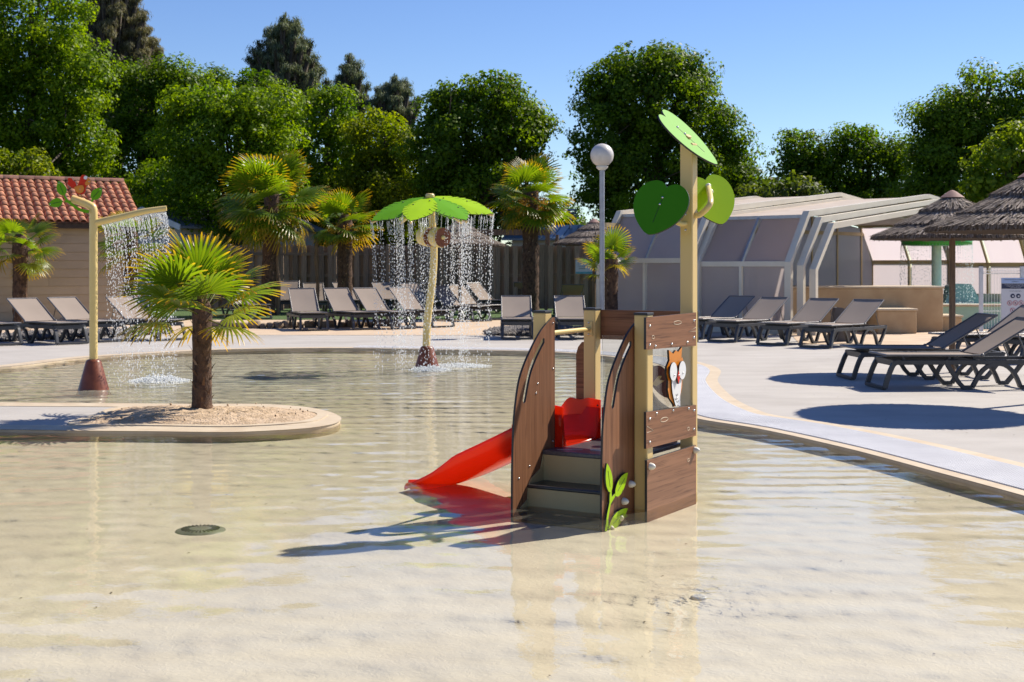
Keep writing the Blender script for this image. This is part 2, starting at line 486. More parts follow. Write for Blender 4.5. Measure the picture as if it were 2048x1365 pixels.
M['flower'] = leafmat('palm_flower', transl=.3, rough=.7, tcol=(1, .9, .4))

# ------------------------------------------------------------------ pool outline (world metres, z=0)
WZ, FZ = -0.022, -0.09
def P2(px, py):
    p = gp(px, py, 0.0); return (p.x, p.y)
SEG = []   # (points, kind)
far_left = [(-9.6, 19.0), (-8.6, 19.25)] + [P2(0, 735), P2(171, 716), P2(342, 705), P2(444, 700), P2(580, 697.5)]
far_grate = [P2(704, 697), P2(860, 699.5), P2(1049, 703), P2(1150, 707.5), P2(1235, 716), P2(1292, 727), P2(1318, 740), P2(1300, 762), P2(1312, 795), P2(1345, 820)]
right_grate = [P2(1394, 838), P2(1520, 859), P2(1691, 897), P2(1861, 942), P2(2048, 993), (3.42, 7.5), (3.3, 6.0)]
near = [(2.9, 4.2), (2.0, 3.1), (0, 2.7), (-3, 2.7), (-7, 3.2), (-9.5, 5.5), (-10.0, 9.0), (-9.0, 11.6)]
pen = [(-7.0, 12.05), P2(0, 860), P2(140, 862), P2(273, 863), P2(444, 865), P2(530, 862.5), P2(615, 857), P2(664, 849), P2(680, 840), P2(674, 832), P2(649, 822.5), P2(598, 814), P2(513, 809), P2(376, 809), P2(200, 807.5), P2(0, 806), (-7.6, 14.75), (-9.6, 14.9)]
left = [(-11.0, 15.6), (-11.3, 17.2), (-10.8, 18.4)]
ctrl, kinds = [], []
for pts, k in ((far_left, 'left'), (far_grate, 'far'), (right_grate, 'right'), (near, 'near'), (pen, 'pen'), (left, 'near')):
    for p in pts:
        ctrl.append(Vector((p[0], p[1], 0))); kinds.append(k)
NS = 8
POOL = catmull(ctrl, NS, closed=True)
PK = [kinds[i // NS] for i in range(len(POOL))]
pool_ccw = area2([(p.x, p.y) for p in POOL]) > 0
def out_n(i):
    t = POOL[(i + 1) % len(POOL)] - POOL[i - 1]
    n = Vector((t.y, -t.x, 0)).normalized()
    return n if pool_ccw else -n
PN = [out_n(i) for i in range(len(POOL))]
def run(kind_set):
    """contiguous index runs whose kind is in the set"""
    n = len(POOL); runs = []; cur = []
    start = next((i for i in range(n) if PK[i] in kind_set and PK[i - 1] not in kind_set), 0)
    for q in range(n + 1):
        i = (start + q) % n
        if PK[i] in kind_set and q < n: cur.append(i)
        else:
            if cur: runs.append(cur + [(cur[-1] + 1) % n])
            cur = []
    return runs
def ribbon(mb, idx, o0, o1, z0, z1=None, mi=0):
    z1 = z0 if z1 is None else z1
    vs = []
    for i in idx:
        a = POOL[i] + PN[i] * o0; b = POOL[i] + PN[i] * o1
        vs += [(a.x, a.y, z0), (b.x, b.y, z1)]
    fs = []
    for k in range(len(idx) - 1):
        f = (2 * k, 2 * k + 1, 2 * k + 3, 2 * k + 2)
        fs.append(f if not pool_ccw else f[::-1])
    mb.add(vs, fs, mi)

# ground sheet with a hole for the pool and deck
def sheet(name, loops, z, mat, kind='structure'):
    vs, fs = fill2d(loops)
    mb = MB().add([(a, b, z) for a, b in vs], fs)
    return tag(mb.build(name, mat), kind=kind)
rect = lambda x0, y0, x1, y1: [(x0, y0), (x1, y0), (x1, y1), (x0, y1)]
sheet('ground', [rect(-900, -300, 900, 1500), rect(-15.5, -7.5, 15.5, 26)], -0.012, M['ground'])
deck_hole = [(p.x, p.y) for p in POOL]
sheet('pool_deck', [rect(-16, -8, 16, 30.5), deck_hole], 0.0, M['deck'])
# pool side wall
mb = MB(); n = len(POOL)
mb.add([(p.x, p.y, 0.0) for p in POOL] + [(p.x, p.y, FZ - .02) for p in POOL],
       [((i, n + i, n + (i + 1) % n, (i + 1) % n) if not pool_ccw else (i, (i + 1) % n, n + (i + 1) % n, n + i)) for i in range(n)])
tag(mb.build('pool_wall', M['coping']), kind='structure')
sheet('pool_floor', [rect(-12, 1.5, 4.5, 27)], FZ, M['floor'])
# fine bump relief on the floor, shaped to imitate caustic ripples of light
N, L = nt(M['floor']); b = N['Principled BSDF']
tc = N.new('ShaderNodeTexCoord'); bp = N.new('ShaderNodeBump'); bp.inputs['Strength'].default_value = .32; bp.inputs['Distance'].default_value = .012
n1 = N.new('ShaderNodeTexNoise'); n1.inputs['Scale'].default_value = 21; n1.inputs['Detail'].default_value = 4; n1.inputs['Distortion'].default_value = 1.6
L.new(tc.outputs['Object'], n1.inputs['Vector']); L.new(n1.outputs['Fac'], bp.inputs['Height']); L.new(bp.outputs[0], b.inputs['Normal'])

# water
SHW = gp(187, 779, WZ)          # shower base
UMB = gp(854, 736, WZ)          # leaf umbrella base
JET = gp(1398, 1168, WZ)        # bubbling floor jet
FALL = Vector((-4.55, 17.3, 0))
def water_mat():
    m = bpy.data.materials.new('pool_water'); m.use_nodes = True
    N, L = nt(m); out = N['Material Output']; N.remove(N['Principled BSDF'])
    tc = N.new('ShaderNodeTexCoord')
    def noise(scale, stretch, det, dist=0.0):
        mp = N.new('ShaderNodeMapping'); mp.inputs['Scale'].default_value = stretch
        L.new(tc.outputs['Object'], mp.inputs['Vector'])
        z = N.new('ShaderNodeTexNoise'); z.inputs['Scale'].default_value = scale; z.inputs['Detail'].default_value = det; z.inputs['Distortion'].default_value = dist
        L.new(mp.outputs[0], z.inputs['Vector']); return z.outputs['Fac']
    def math_(op, a, b):
        k = N.new('ShaderNodeMath'); k.operation = op
        for s, x in ((0, a), (1, b)):
            if isinstance(x, (int, float)): k.inputs[s].default_value = x
            else: L.new(x, k.inputs[s])
        return k.outputs[0]
    def near_(c, r):
        d = N.new('ShaderNodeVectorMath'); d.operation = 'DISTANCE'; d.inputs[1].default_value = (c.x, c.y, WZ)
        L.new(tc.outputs['Object'], d.inputs[0])
        mr = N.new('ShaderNodeMapRange'); mr.inputs[1].default_value = 0; mr.inputs[2].default_value = r; mr.inputs[3].default_value = 1; mr.inputs[4].default_value = 0
        L.new(d.outputs['Value'], mr.inputs[0]); return mr.outputs[0], d.outputs['Value']
    h = math_('MULTIPLY', noise(26, (1, 1.2, 1), 2), .00045)
    jf, jd = near_(JET, 1.0)
    sw = math_('SINE', math_('MULTIPLY', jd, 70.0), 0.0)
    jn = noise(24, (1, 1, 1), 3, .8)
    jh = math_('MULTIPLY', math_('ADD', math_('MULTIPLY', sw, .0002), math_('MULTIPLY', jn, .002)), math_('POWER', jf, 2.2))
    h = math_('ADD', h, jh)
    bp = N.new('ShaderNodeBump'); bp.inputs['Strength'].default_value = 1.0; bp.inputs['Distance'].default_value = 1.0
    L.new(h, bp.inputs['Height'])
    tr = N.new('ShaderNodeBsdfTransparent'); tr.inputs['Color'].default_value = (.985, .985, .965, 1)
    gl = N.new('ShaderNodeBsdfGlossy'); gl.inputs['Roughness'].default_value = .015
    fr = N.new('ShaderNodeFresnel'); fr.inputs['IOR'].default_value = 1.33
    L.new(bp.outputs[0], gl.inputs['Normal']); L.new(bp.outputs[0], fr.inputs['Normal'])
    mx = N.new('ShaderNodeMixShader')
    L.new(fr.outputs[0], mx.inputs[0]); L.new(tr.outputs[0], mx.inputs[1]); L.new(gl.outputs[0], mx.inputs[2]); # aerated, slightly milky water around the falling jets
    f1, _ = near_(FALL, 5.0); f2, _ = near_(UMB, 6.0)
    mil = math_('ADD', math_('MULTIPLY', math_('ADD', f1, f2), .36), .06)
    mil = math_('MULTIPLY', mil, math_('ADD', noise(2.2, (1, 1, 1), 5, .5), .35))
    df = N.new('ShaderNodeBsdfDiffuse'); df.inputs['Color'].default_value = (.70, .68, .54, 1)
    m2 = N.new('ShaderNodeMixShader'); L.new(mil, m2.inputs[0]); L.new(tr.outputs[0], m2.inputs[1]); L.new(df.outputs[0], m2.inputs[2])
    L.new(m2.outputs[0], mx.inputs[1]); L.new(mx.outputs[0], out.inputs['Surface'])
    return m
M['water'] = water_mat()
wl = [(POOL[i].x + PN[i].x * -.002, POOL[i].y + PN[i].y * -.002) for i in range(len(POOL))]
def water_mesh():
    x0, x1, y0, y1 = -11.4, 3.6, 2.6, 25.6
    xs = np.arange(x0, x1, .032); ys = np.arange(y0, y1, .027)
    X, Y = np.meshgrid(xs, ys)
    rg = np.random.default_rng(17)
    H = np.zeros_like(X)
    d1 = np.hypot(X - FALL.x, Y - FALL.y); d2 = np.hypot(X - UMB.x, Y - UMB.y)
    chop = np.exp(-(d1 / 4.5) ** 2) + np.exp(-(d2 / 6.0) ** 2)
    for k in range(26):                      # swell rolling towards the viewer
        lam = rg.uniform(.26, .60); a = math.radians(90) + rg.normal(0, .24); ph = rg.uniform(0, 6.28)
        patch = .5 + .5 * np.sin(X * rg.uniform(.3, .9) + Y * rg.uniform(-.5, .5) + rg.uniform(0, 6))
        H += (lam / 6.283) * .0058 * patch * (.95 + .35 * np.clip((Y - 6.0) / 3.0, 0, 1) + .7 * chop) * np.sin((X * math.cos(a) + Y * math.sin(a)) * 6.283 / lam + ph)
    for k in range(34):                      # short chop in all directions
        lam = rg.uniform(.11, .26); a = rg.uniform(0, 6.28); ph = rg.uniform(0, 6.28)
        H += (lam / 6.283) * (.0024 + .0032 * chop) * np.sin((X * math.cos(a) + Y * math.sin(a)) * 6.283 / lam + ph)
    dj = np.hypot(X - JET.x, Y - JET.y)
    for k in range(10):
        lam = rg.uniform(.09, .15); a = rg.uniform(0, 6.28)
        H += np.exp(-(dj / .28) ** 2) * (lam / 6.283) * .024 * np.sin((X * math.cos(a) + Y * math.sin(a)) * 6.283 / lam + rg.uniform(0, 6.28))
    H += np.exp(-(dj / .75) ** 2) * .00035 * np.sin(dj * 6.283 / .10 + 1.5 * np.sin(np.arctan2(Y - JET.y, X - JET.x) * 3))
    ns, nr = X.shape
    V = np.stack([X.ravel(), Y.ravel(), (WZ + np.clip(H, -.02, .017)).ravel()], 1)
    # drop cells well outside the outline
    poly = np.array(wl); cx_, cy_ = X[:-1, :-1] + .016, Y[:-1, :-1] + .0135
    ins = np.zeros(cx_.shape, bool); m = len(poly)
    for i in range(m):
        (ax_, ay), (bx_, by) = poly[i], poly[i - 1]
        if ay == by: continue
        c = (ay > cy_) != (by > cy_)
        ins ^= c & (cx_ < (bx_ - ax_) * (cy_ - ay) / (by - ay) + ax_)
    g = ins.copy()
    for s in range(2):
        g[1:] |= g[:-1]; g[:-1] |= g[1:]; g[:, 1:] |= g[:, :-1]; g[:, :-1] |= g[:, 1:]
    I = np.arange(ns * nr).reshape(ns, nr)
    F = np.stack([I[:-1, :-1][g], I[:-1, 1:][g], I[1:, 1:][g], I[1:, :-1][g]], 1)
    used_ = np.unique(F); mp = np.full(len(V), -1); mp[used_] = np.arange(len(used_))
    return tag(np_mesh('pool_water', V[used_], mp[F], M['water'], smooth=True), kind='structure')
water_mesh()

# copings and gratings
mb = MB()
for r in run({'left'}): ribbon(mb, r, 0, .30, .004)
for r in run({'pen'}): ribbon(mb, r, -.012, .34, .004)
for r in run({'near'}): ribbon(mb, r, 0, .25, .004)
for r in run({'right', 'far'}):
    ribbon(mb, r, 0, .12, .004); ribbon(mb, r, .12, .70, .0025, mi=1); ribbon(mb, r, .70, .85, .004)
tag(mb.build('pool_coping', [M['coping'], M['alu']]), kind='structure')
# grating slats (one mass of hundreds of thin bars)
mb = MB()
for r in run({'right', 'far'}):
    pts = [(POOL[i], PN[i]) for i in r]
    acc = 0.0
    for k in range(len(pts) - 1):
        (a, na), (b2, nb) = pts[k], pts[k + 1]
        a1 = a + na * .41; b1 = b2 + nb * .41
        L_ = (b1 - a1).length
        while acc < L_:
            t = acc / L_
            p = a.lerp(b2, t); nn = na.lerp(nb, t).normalized(); tt = Vector((-nn.y, nn.x, 0))
            c = p + nn * .41
            M3 = Matrix((nn, tt, Vector((0, 0, 1)))).transposed()
            mb.box((c.x, c.y, .004), (.575, .019, .016), M3)
            acc += .027
        acc -= L_
    for q in range(20):
        off = .135 + q * .029
        ribbon(mb, r, off, off + .007, .0126)
tag(mb.build('overflow_grating', M['grating']), kind='stuff')

# paving beyond the deck, turf
sheet('tan_paving', [[(-16, 28.6), (.3, 28.3), (.8, 30.0), (1.0, 36.5), (-16, 36.5)]], .005, M['tan_deck'])
sheet('terrace_paving', [[P2(1600, 690), P2(1700, 689), P2(1880, 697), P2(2100, 705), (14, 24), (16, 36), (6, 36), (5.9, 28.5)]], .006, M['tan_deck'])
sheet('artificial_turf', [rect(-13, 36.4, 3.4, 46)], .012, M['turf'])

# ------------------------------------------------------------------ sand bed on the peninsula
sand_px = [(160, 849.5), (205, 833), (256, 817), (383, 817.5), (500, 818), (581, 821), (625, 827), (634, 832), (622, 840), (598, 845), (530, 850.5), (444, 853), (290, 850.5)]
ring = catmull([Vector((*P2(*p), 0)) for p in sand_px], 5, closed=True)
cen = sum(ring, Vector()) / len(ring)
rnd = random.Random(3)
vs, fs = [], []
NR = 14
for j in range(NR + 1):
    t = j / NR
    for i, p in enumerate(ring):
        q = p.lerp(cen, t)
        h = .006 + .050 * math.sin(min(1, t * 1.6) * math.pi / 2) + (rnd.uniform(-.014, .016) if 0 < j < NR else 0)
        vs.append((q.x, q.y, h))
nn_ = len(ring)
for j in range(NR):
    for i in range(nn_):
        fs.append((j * nn_ + i, j * nn_ + (i + 1) % nn_, (j + 1) * nn_ + (i + 1) % nn_, (j + 1) * nn_ + i))
if area2([(p.x, p.y) for p in ring]) < 0: fs = [f[::-1] for f in fs]
mb = MB().add(vs, fs, 0, True)
for _ in range(90):
    p = ring[rnd.randrange(nn_)].lerp(cen, rnd.uniform(.08, .8)); r_ = rnd.uniform(.004, .013)
    mb.ball((p.x, p.y, .045 + rnd.uniform(-.02, .02)), r_, 6, 4, axis=(rnd.uniform(-1, 1), rnd.uniform(-1, 1), rnd.uniform(.2, 1)))
tag(mb.build('planting_sand', M['sand']), kind='stuff')
# raised kerb round the sand
mb = MB()
inner = ring
outer = []
s_ = 1 if area2([(p.x, p.y) for p in ring]) > 0 else -1
for i, p in enumerate(ring):
    t = ring[(i + 1) % nn_] - ring[i - 1]; nn = Vector((t.y, -t.x, 0)).normalized() * s_
    outer.append(p + nn * .10)
vs = [(p.x, p.y, .013) for p in inner] + [(p.x, p.y, .013) for p in outer] + [(p.x, p.y, -.005) for p in outer] + [(p.x, p.y, -.005) for p in inner]
fs = []
for i in range(nn_):
    j = (i + 1) % nn_
    for a, b_ in ((0, 1), (1, 2), (3, 0)):
        f = (a * nn_ + i, b_ * nn_ + i, b_ * nn_ + j, a * nn_ + j)
        fs.append(f if s_ > 0 else f[::-1])
mb.add(vs, fs)
tag(mb.build('sand_kerb', M['coping']), kind='structure')

# gravel beds
def gravel(name, loop, z, count, seed, size=.03):
    rg = np.random.default_rng(seed)
    xs = [p[0] for p in loop]; ys = [p[1] for p in loop]
    base = np.array([[1, 0, 0], [-1, 0, 0], [0, 1, 0], [0, -1, 0], [0, 0, 1], [0, 0, -1]], np.float32)
    ft = np.array([[0, 2, 4], [2, 1, 4], [1, 3, 4], [3, 0, 4], [2, 0, 5], [1, 2, 5], [3, 1, 5], [0, 3, 5]])
    V, F = [], []; k = 0
    cx, cy_ = sum(xs) / len(xs), sum(ys) / len(ys)
    while k < count:
        x, y = rg.uniform(min(xs), max(xs)), rg.uniform(min(ys), max(ys))
        inside = False
        for i in range(len(loop)):
            a, c = loop[i], loop[i - 1]
            if (a[1] > y) != (c[1] > y) and x < (c[0] - a[0]) * (y - a[1]) / (c[1] - a[1]) + a[0]: inside = not inside
        if not inside: continue
        s = rg.uniform(.5, 1.2, 3) * size
        pts = base * s + rg.uniform(-.2, .2, (6, 3)) * size
        ed = math.hypot((x - cx) / (max(xs) - min(xs)), (y - cy_) / (max(ys) - min(ys))) * 2
        a = rg.uniform(0, 6.28); c_, s_n = math.cos(a), math.sin(a)
        pts = np.stack([pts[:, 0] * c_ - pts[:, 1] * s_n + x, pts[:, 0] * s_n + pts[:, 1] * c_ + y, pts[:, 2] + z + .07 * max(0, 1 - ed) + rg.uniform(0, .03)], 1)
        V.append(pts); F.append(ft + 6 * k); k += 1
    return tag(np_mesh(name, np.concatenate(V), np.concatenate(F), M['gravel']), kind='stuff')
gl_ = [P2(968, 667), P2(1000, 660), P2(1060, 657), P2(1130, 657), P2(1185, 660), P2(1190, 671), P2(1060, 673.5), P2(975, 672)]
gravel('gravel', gl_, .02, 2600, 1, .045)
gravel('gravel', [P2(-40, 676), P2(120, 668), P2(340, 662), P2(350, 668), P2(130, 680), P2(-40, 686)], .015, 1800, 2, .05)

# scattered dry leaf flecks on the pool floor and deck
def litter(name, pts, seed):
    rg = np.random.default_rng(seed); V, F = [], []
    for k, (x, y, z) in enumerate(pts):
        s = rg.uniform(.004, .013); a = rg.uniform(0, 6.28); c_, s_n = math.cos(a) * s, math.sin(a) * s
        V += [(x - c_, y - s_n, z), (x + s_n * .5, y - c_ * .5, z + .003), (x + c_, y + s_n, z + .001), (x - s_n * .5, y + c_ * .5, z + .003)]
        F.append((4 * k, 4 * k + 1, 4 * k + 2, 4 * k + 3))
    return tag(np_mesh(name, np.array(V), np.array(F), pmat('dry_leaf', (.13, .08, .035), (.08, .05, .025), rough=.9)), kind='stuff')
rg_ = random.Random(44)
litter('leaf_litter', [(rg_.uniform(-3.5, 3), rg_.uniform(4.6, 11), FZ + .003) for _ in range(90)], 1)
litter('leaf_litter', [(rg_.uniform(2.6, 7), rg_.uniform(9.5, 22), .010) for _ in range(70)] + [(rg_.uniform(-9, 1), rg_.uniform(25.5, 28.3), .012) for _ in range(70)], 2)

# ------------------------------------------------------------------ play tower
TH = R(-31)
tw = thing('play_tower', 'toddler play tower with wood-look panels, tan posts and leaf roof standing in the water', 'play tower', (-0.019, 8.16, 0), TH)
B = FZ
PL0, PR0 = -.075, .634            # left / right post s start
PW = .088
TF, TB = .418, 1.10               # front / back post t start
ZT = 1.155
def post(s, t, z1, cap=True):
    o = MB().box((s + PW / 2, t + PW / 2, (B + z1) / 2), (PW, PW, z1 - B)).build('post', M['tan_metal'], tw, bevel=.008)
    if cap: MB().box((s + PW / 2, t + PW / 2, z1 + .006), (PW + .006, PW + .006, .016)).build('post_cap', M['black_cap'], o, bevel=.004)
    return o
pA = post(PL0, TF, ZT); pB = post(PR0, TF, ZT); pC = post(PL0, TB, ZT); pD = post(PR0, TB, 2.25, False)
prof = [(0, B), (0, .175), (.008, .36), (.022, .53), (.066, .715), (.12, .82), (.22, .935), (.35, 1.05), (.49, 1.125), (.52, 1.125), (.52, B)]
curve = catmull([Vector((a, b, 0)) for a, b in prof[:-2]], 5)
outline = [(p.x, p.y) for p in curve] + [(.52, 1.125), (.52, B)]
sl = catmull([Vector(p) for p in ((.375, .985, 0), (.285, .90, 0), (.20, .79, 0), (.135, .625, 0))], 6)
slot = []
for sgn in (1, -1):
    seq = sl if sgn > 0 else sl[::-1]
    side = []
    for i, p in enumerate(sl):
        t = (sl[min(i + 1, len(sl) - 1)] - sl[max(i - 1, 0)]).normalized()
        side.append(p + Vector((-t.y, t.x, 0)) * sgn * .019)
    slot += [(p.x, p.y) for p in (side if sgn > 0 else side[::-1])]
    e = sl[-1] if sgn > 0 else sl[0]; t = (sl[-1] - sl[-2]).normalized() if sgn > 0 else (sl[0] - sl[1]).normalized()
    slot.append((e.x + t.x * .017, e.y + t.y * .017))
def plate(loops, s0, s1, name, mats, parent=tw, plane='tz'):
    mb = MB()
    if plane == 'tz': fn = lambda a, b, h: (h, a, b)
    elif plane == 'sz': fn = lambda a, b, h: (a, -h, b)     # a=s, b=z, faces -t for larger h
    mb.prism(loops, s0, s1, fn, 0, 1)
    return mb.build(name, mats, parent)
HV, HH, HB = [M['hpl_v'], M['edge']], [M['hpl_h'], M['edge']], [M['hpl_b'], M['edge']]
side_panels = []
for s0 in (.014, PR0 - .016):
    o = plate([outline, slot], s0, s0 + .014, 'stair_side_panel', HV)
    side_panels.append(o)
def bolts(parent, pts, axis=(1, 0, 0), r=.0085, name='bolt', mat='steel'):
    for p in pts:
        mb = MB().ball(p, r, 8, 4, axis=axis, half=True)
        mb.build(name, M[mat], parent)
bolts(side_panels[0], [(.028, .495, 1.09), (.028, .495, .80), (.028, .495, .34), (.028, .30, .72), (.028, .28, .66), (.028, .2, .22), (.028, .42, .16), (.028, .07, .16), (.028, .10, -.03)], r=.006)
# treads and risers
for k, (t0, t1, z) in enumerate(((.0, .185, -.055), (.165, .375, .112))):
    MB().box((.32, (t0 + t1) / 2, z - .012), (.58, t1 - t0, .024)).build('tread', M['step_black'], tw, bevel=.008)
MB().box((.32, .178, (-.055 + .10) / 2 + .0), (.58, .012, .146)).build('riser', M['riser'], tw)
MB().box((.32, .368, (.112 + .272) / 2), (.58, .012, .158)).build('riser', M['riser'], tw)
MB().box((.32, .012, -.085), (.58, .012, .034)).build('riser', M['riser'], tw)
for s in (.034, .612):
    MB().prism([[(.02, -.06), (.04, -.04), (.165, .02), (.175, .10), (.21, .14), (.33, .19), (.36, .27), (.40, .27), (.40, -.06)]], s - .004, s + .002, lambda a, b, h: (h, a, b)).build('step_bracket', M['riser'], tw)
dk = MB().box((.324, .76, .284), (.60, .79, .028)).build('deck_plate', M['step_deck'], tw, bevel=.006)
pth = catmull([Vector(p) for p in ((.10, .42, .30), (.20, .50, .30), (.30, .52, .30), (.40, .50, .30), (.46, .42, .30))], 6)
MB().sweep([p + Vector((0, 0, .0)) for p in pth[:9]], .008, .0015, (.7, -.7, 0)).build('deck_marking', M['white_mark'], dk)
MB().tube([p for p in pth[11:]], .004, 5).build('deck_marking', M['white_mark'], dk)
# outer planks on the right-hand side
SO = PR0 + PW
def plank(z):   # four corner z: TL,TR,BL,BR
    return [(.372, z[2]), (1.125, z[3]), (1.125, z[1]), (.372, z[0])]
pk1 = plate([plank((1.143, 1.151, .95, .935))], SO, SO + .016, 'side_plank', HH)
pk2 = plate([plank((.575, .552, .354, .353))], SO, SO + .016, 'side_plank', HH)
pk3 = plate([[(.385, B), (1.125, B), (1.125, .292), (.385, .284)]], SO, SO + .016, 'skirt_panel', HH)
xs = SO + .016
bolts(pk1, [(xs, .42, 1.09), (xs, .42, .975), (xs, .50, .965), (xs, .74, .965), (xs, .98, .965), (xs, 1.085, 1.10), (xs, 1.085, .99)])
bolts(pk2, [(xs, .42, .53), (xs, .42, .39), (xs, .52, .555), (xs, .76, .55), (xs, 1.0, .54), (xs, 1.085, .52), (xs, 1.085, .40)])
def groove(parent, pts, closed=True, r=.0022, x=xs, mat='coping'):
    MB().tube([(x, a, b) for a, b in pts], r, 5, closed=closed, caps=False).build('engraved_line', M[mat], parent)
ell = lambda c, d, ra, rb: [(c + ra * math.cos(q * math.pi / 8), d + rb * math.sin(q * math.pi / 8)) for q in range(16)]
groove(pk1, ell(.83, 1.095, .06, .011)); groove(pk1, ell(.47, 1.02, .018, .010))
groove(pk1, [(1.12, 1.055), (1.0, 1.03), (1.12, 1.03)], False)
groove(pk2, ell(.63, .505, .055, .013)); groove(pk2, ell(1.0, .41, .018, .010)); groove(pk2, [(.38, .49), (.47, .455), (.38, .45)], False)
groove(pk3, ell(1.0, .21, .018, .008))
# window pane with owl
pane = plate([[(.50, .545), (1.12, .545), (1.12, .96), (.50, .96)]], SO - .012, SO - .006, 'window_pane', [M['plexi'], M['knob']])
def closed_curve(pts, n=5): return [(p.x, p.y) for p in catmull([Vector((a, b, 0)) for a, b in pts], n, closed=True)]
oc, oz = .795, .585
body = closed_curve([(oc - .02, oz), (oc + .06, oz + .03), (oc + .105, oz + .10), (oc + .11, oz + .155), (oc + .135, oz + .20), (oc + .13, oz + .245), (oc + .09, oz + .275)], 5)[:-5]
crest = [(oc + .095, oz + .285), (oc + .105, oz + .355), (oc + .045, oz + .325), (oc + .01, oz + .338), (oc - .03, oz + .318), (oc - .095, oz + .345), (oc - .085, oz + .28)]
lft = [(oc - .125, oz + .24), (oc - .13, oz + .20), (oc - .105, oz + .155), (oc - .11, oz + .10), (oc - .085, oz + .045)]
owl = plate([body + crest + lft], SO + .002, SO + .016, 'owl_figure', [M['orange'], M['edge']])
plate([closed_curve([(oc - .0, oz - .012), (oc + .055, oz + .05), (oc + .075, oz + .12), (oc + .075, oz + .18), (oc, oz + .19), (oc - .065, oz + .18), (oc - .065, oz + .10), (oc - .04, oz + .04)])], SO + .017, SO + .025, 'owl_belly', [M['white_panel'], M['edge']], owl)
for dx in (-.068, .068):
    plate([[(oc + dx + .053 * math.cos(q * math.pi / 14), oz + .21 + .058 * math.sin(q * math.pi / 14)) for q in range(28)]], SO + .026, SO + .036, 'owl_eye', [M['white_panel'], M['edge']], owl)
plate([[(oc - .022, oz + .172), (oc, oz + .128), (oc + .022, oz + .172), (oc, oz + .215)]], SO + .027, SO + .040, 'owl_beak', [M['red_panel'], M['edge']], owl)
bolts(owl, [(SO + .036, oc - .06, oz + .188), (SO + .036, oc + .072, oz + .192), (SO + .040, oc, oz + .182), (SO + .025, oc + .01, oz + .042)], r=.006)
for (ca, cb) in ((oc + .005, oz + .065), (oc - .01, oz + .04), (oc + .015, oz + .022)):
    MB().tube([(SO + .0255, ca + .014 * math.cos(q), cb + .010 * math.sin(q)) for q in np.linspace(math.pi, 2 * math.pi, 6)], .0018, 4).build('feather_mark', M['line_black'], owl)
# back board, back pane, red dial, small slide-side board
plate([[(PL0, .955), (SO, .955), (SO, ZT), (PL0, ZT)]], -TB - PW - .016, -TB - PW, 'back_board', HB, plane='sz')
plate([[(.05, .50), (.60, .50), (.60, .985), (.05, .985)]], -TB - .040, -TB - .034, 'back_pane', [M['plexi'], M['knob']], plane='sz')
plate([[(.05, .30), (.60, .30), (.60, .50), (.05, .50)]], -TB - .040, -TB - .026, 'back_board', HB, plane='sz')
dial = plate([closed_curve([(.56, .60), (.50, .60), (.43, .66), (.40, .73), (.44, .79), (.50, .79), (.55, .73)], 4)], -TB - .030, -TB - .016, 'dial_panel', [M['maroon'], M['edge']], plane='sz')
plate([[(.43, .675), (.475, .73), (.50, .73), (.485, .705), (.52, .70), (.46, .66)]], -TB - .015, -TB - .012, 'dial_mark', [M['cream_pipe'], M['cream_pipe']], dial, plane='sz')
plate([[(-.15, .38), (-.078, .38), (-.078, .935), (-.105, .935), (-.135, .90), (-.15, .85)]], -TB - .05, -TB - .035, 'slide_side_board', HB, plane='sz')
# handle bar between left posts with plates
hb = MB().tube([(PL0 + .045, TF + PW, 1.02), (PL0 + .045, TB, 1.025)], .016, 12).build('grab_bar', M['cream_pipe'], tw)
pl = MB().box((PL0 + .045, TB - .004, 1.03), (.055, .008, .10)).build('bar_plate', M['tan_metal'], hb, bevel=.003)
bolts(pl, [(PL0 + .045, TB - .008, 1.068), (PL0 + .045, TB - .008, .990)], axis=(0, -1, 0), r=.007)
# knobs
for p in ((PR0 - .002, .37, .135), (PR0 - .002, .275, .045), (PR0 - .002, .21, -.043), (PR0 - .002, .085, -.085), (xs, .425, .243), (xs, 1.10, .262)):
    mb = MB().lathe([(.022, 0), (.022, .006), (.019, .02), (.013, .03), (.006, .036), (0.0005, .038)], 14)
    mb.v = [(p[0] + v[2], p[1] + v[0], p[2] + v[1]) for v in mb.v]
    mb.build('knob', M['knob'], tw)
# sprout on the right stair panel
def leaf_loop(base, tip, w, n=9, bulge=.45):
    b_, t_ = Vector((*base, 0)), Vector((*tip, 0)); d = t_ - b_; Ln = d.length; d.normalize(); q = Vector((-d.y, d.x, 0))
    L1, L2 = [], []
    for i in range(n + 1):
        u = i / n
        ww = w * (math.sin(math.pi * min(1, u ** .8)) ** .8) * .5 if 0 < u < 1 else 0
        L1.append(b_ + d * Ln * u + q * ww); L2.append(b_ + d * Ln * u - q * ww)
    return [(p.x, p.y) for p in L1] + [(p.x, p.y) for p in L2[1:-1][::-1]]
sx = PR0 - .002
LG = [M['leaf_lime'], M['edge']]
stem = plate([[(.0, B + .005), (.03, B), (.045, -.02), (.075, .06), (.14, .10), (.13, .115), (.09, .10), (.085, .145), (.065, .145), (.06, .07), (.03, .01), (.012, -.05)]], sx + .006, sx + .018, 'sprout_stem', LG)
for b_, t_, w in (((.075, .125), (.025, .305), .085), ((.13, .10), (.30, .215), .09), ((.05, -.075), (.30, .0), .085)):
    lf = plate([leaf_loop(b_, t_, w)], sx + .008, sx + .0195, 'sprout_leaf', LG, stem)
    bb, tt = Vector((*b_, 0)), Vector((*t_, 0)); e0 = bb.lerp(tt, .2); e1 = bb.lerp(tt, .75)
    MB().tube([(sx + .0197, e0.x, e0.y), (sx + .0197, e1.x, e1.y)], .0016, 4).build('leaf_vein', M['line_black'], lf)
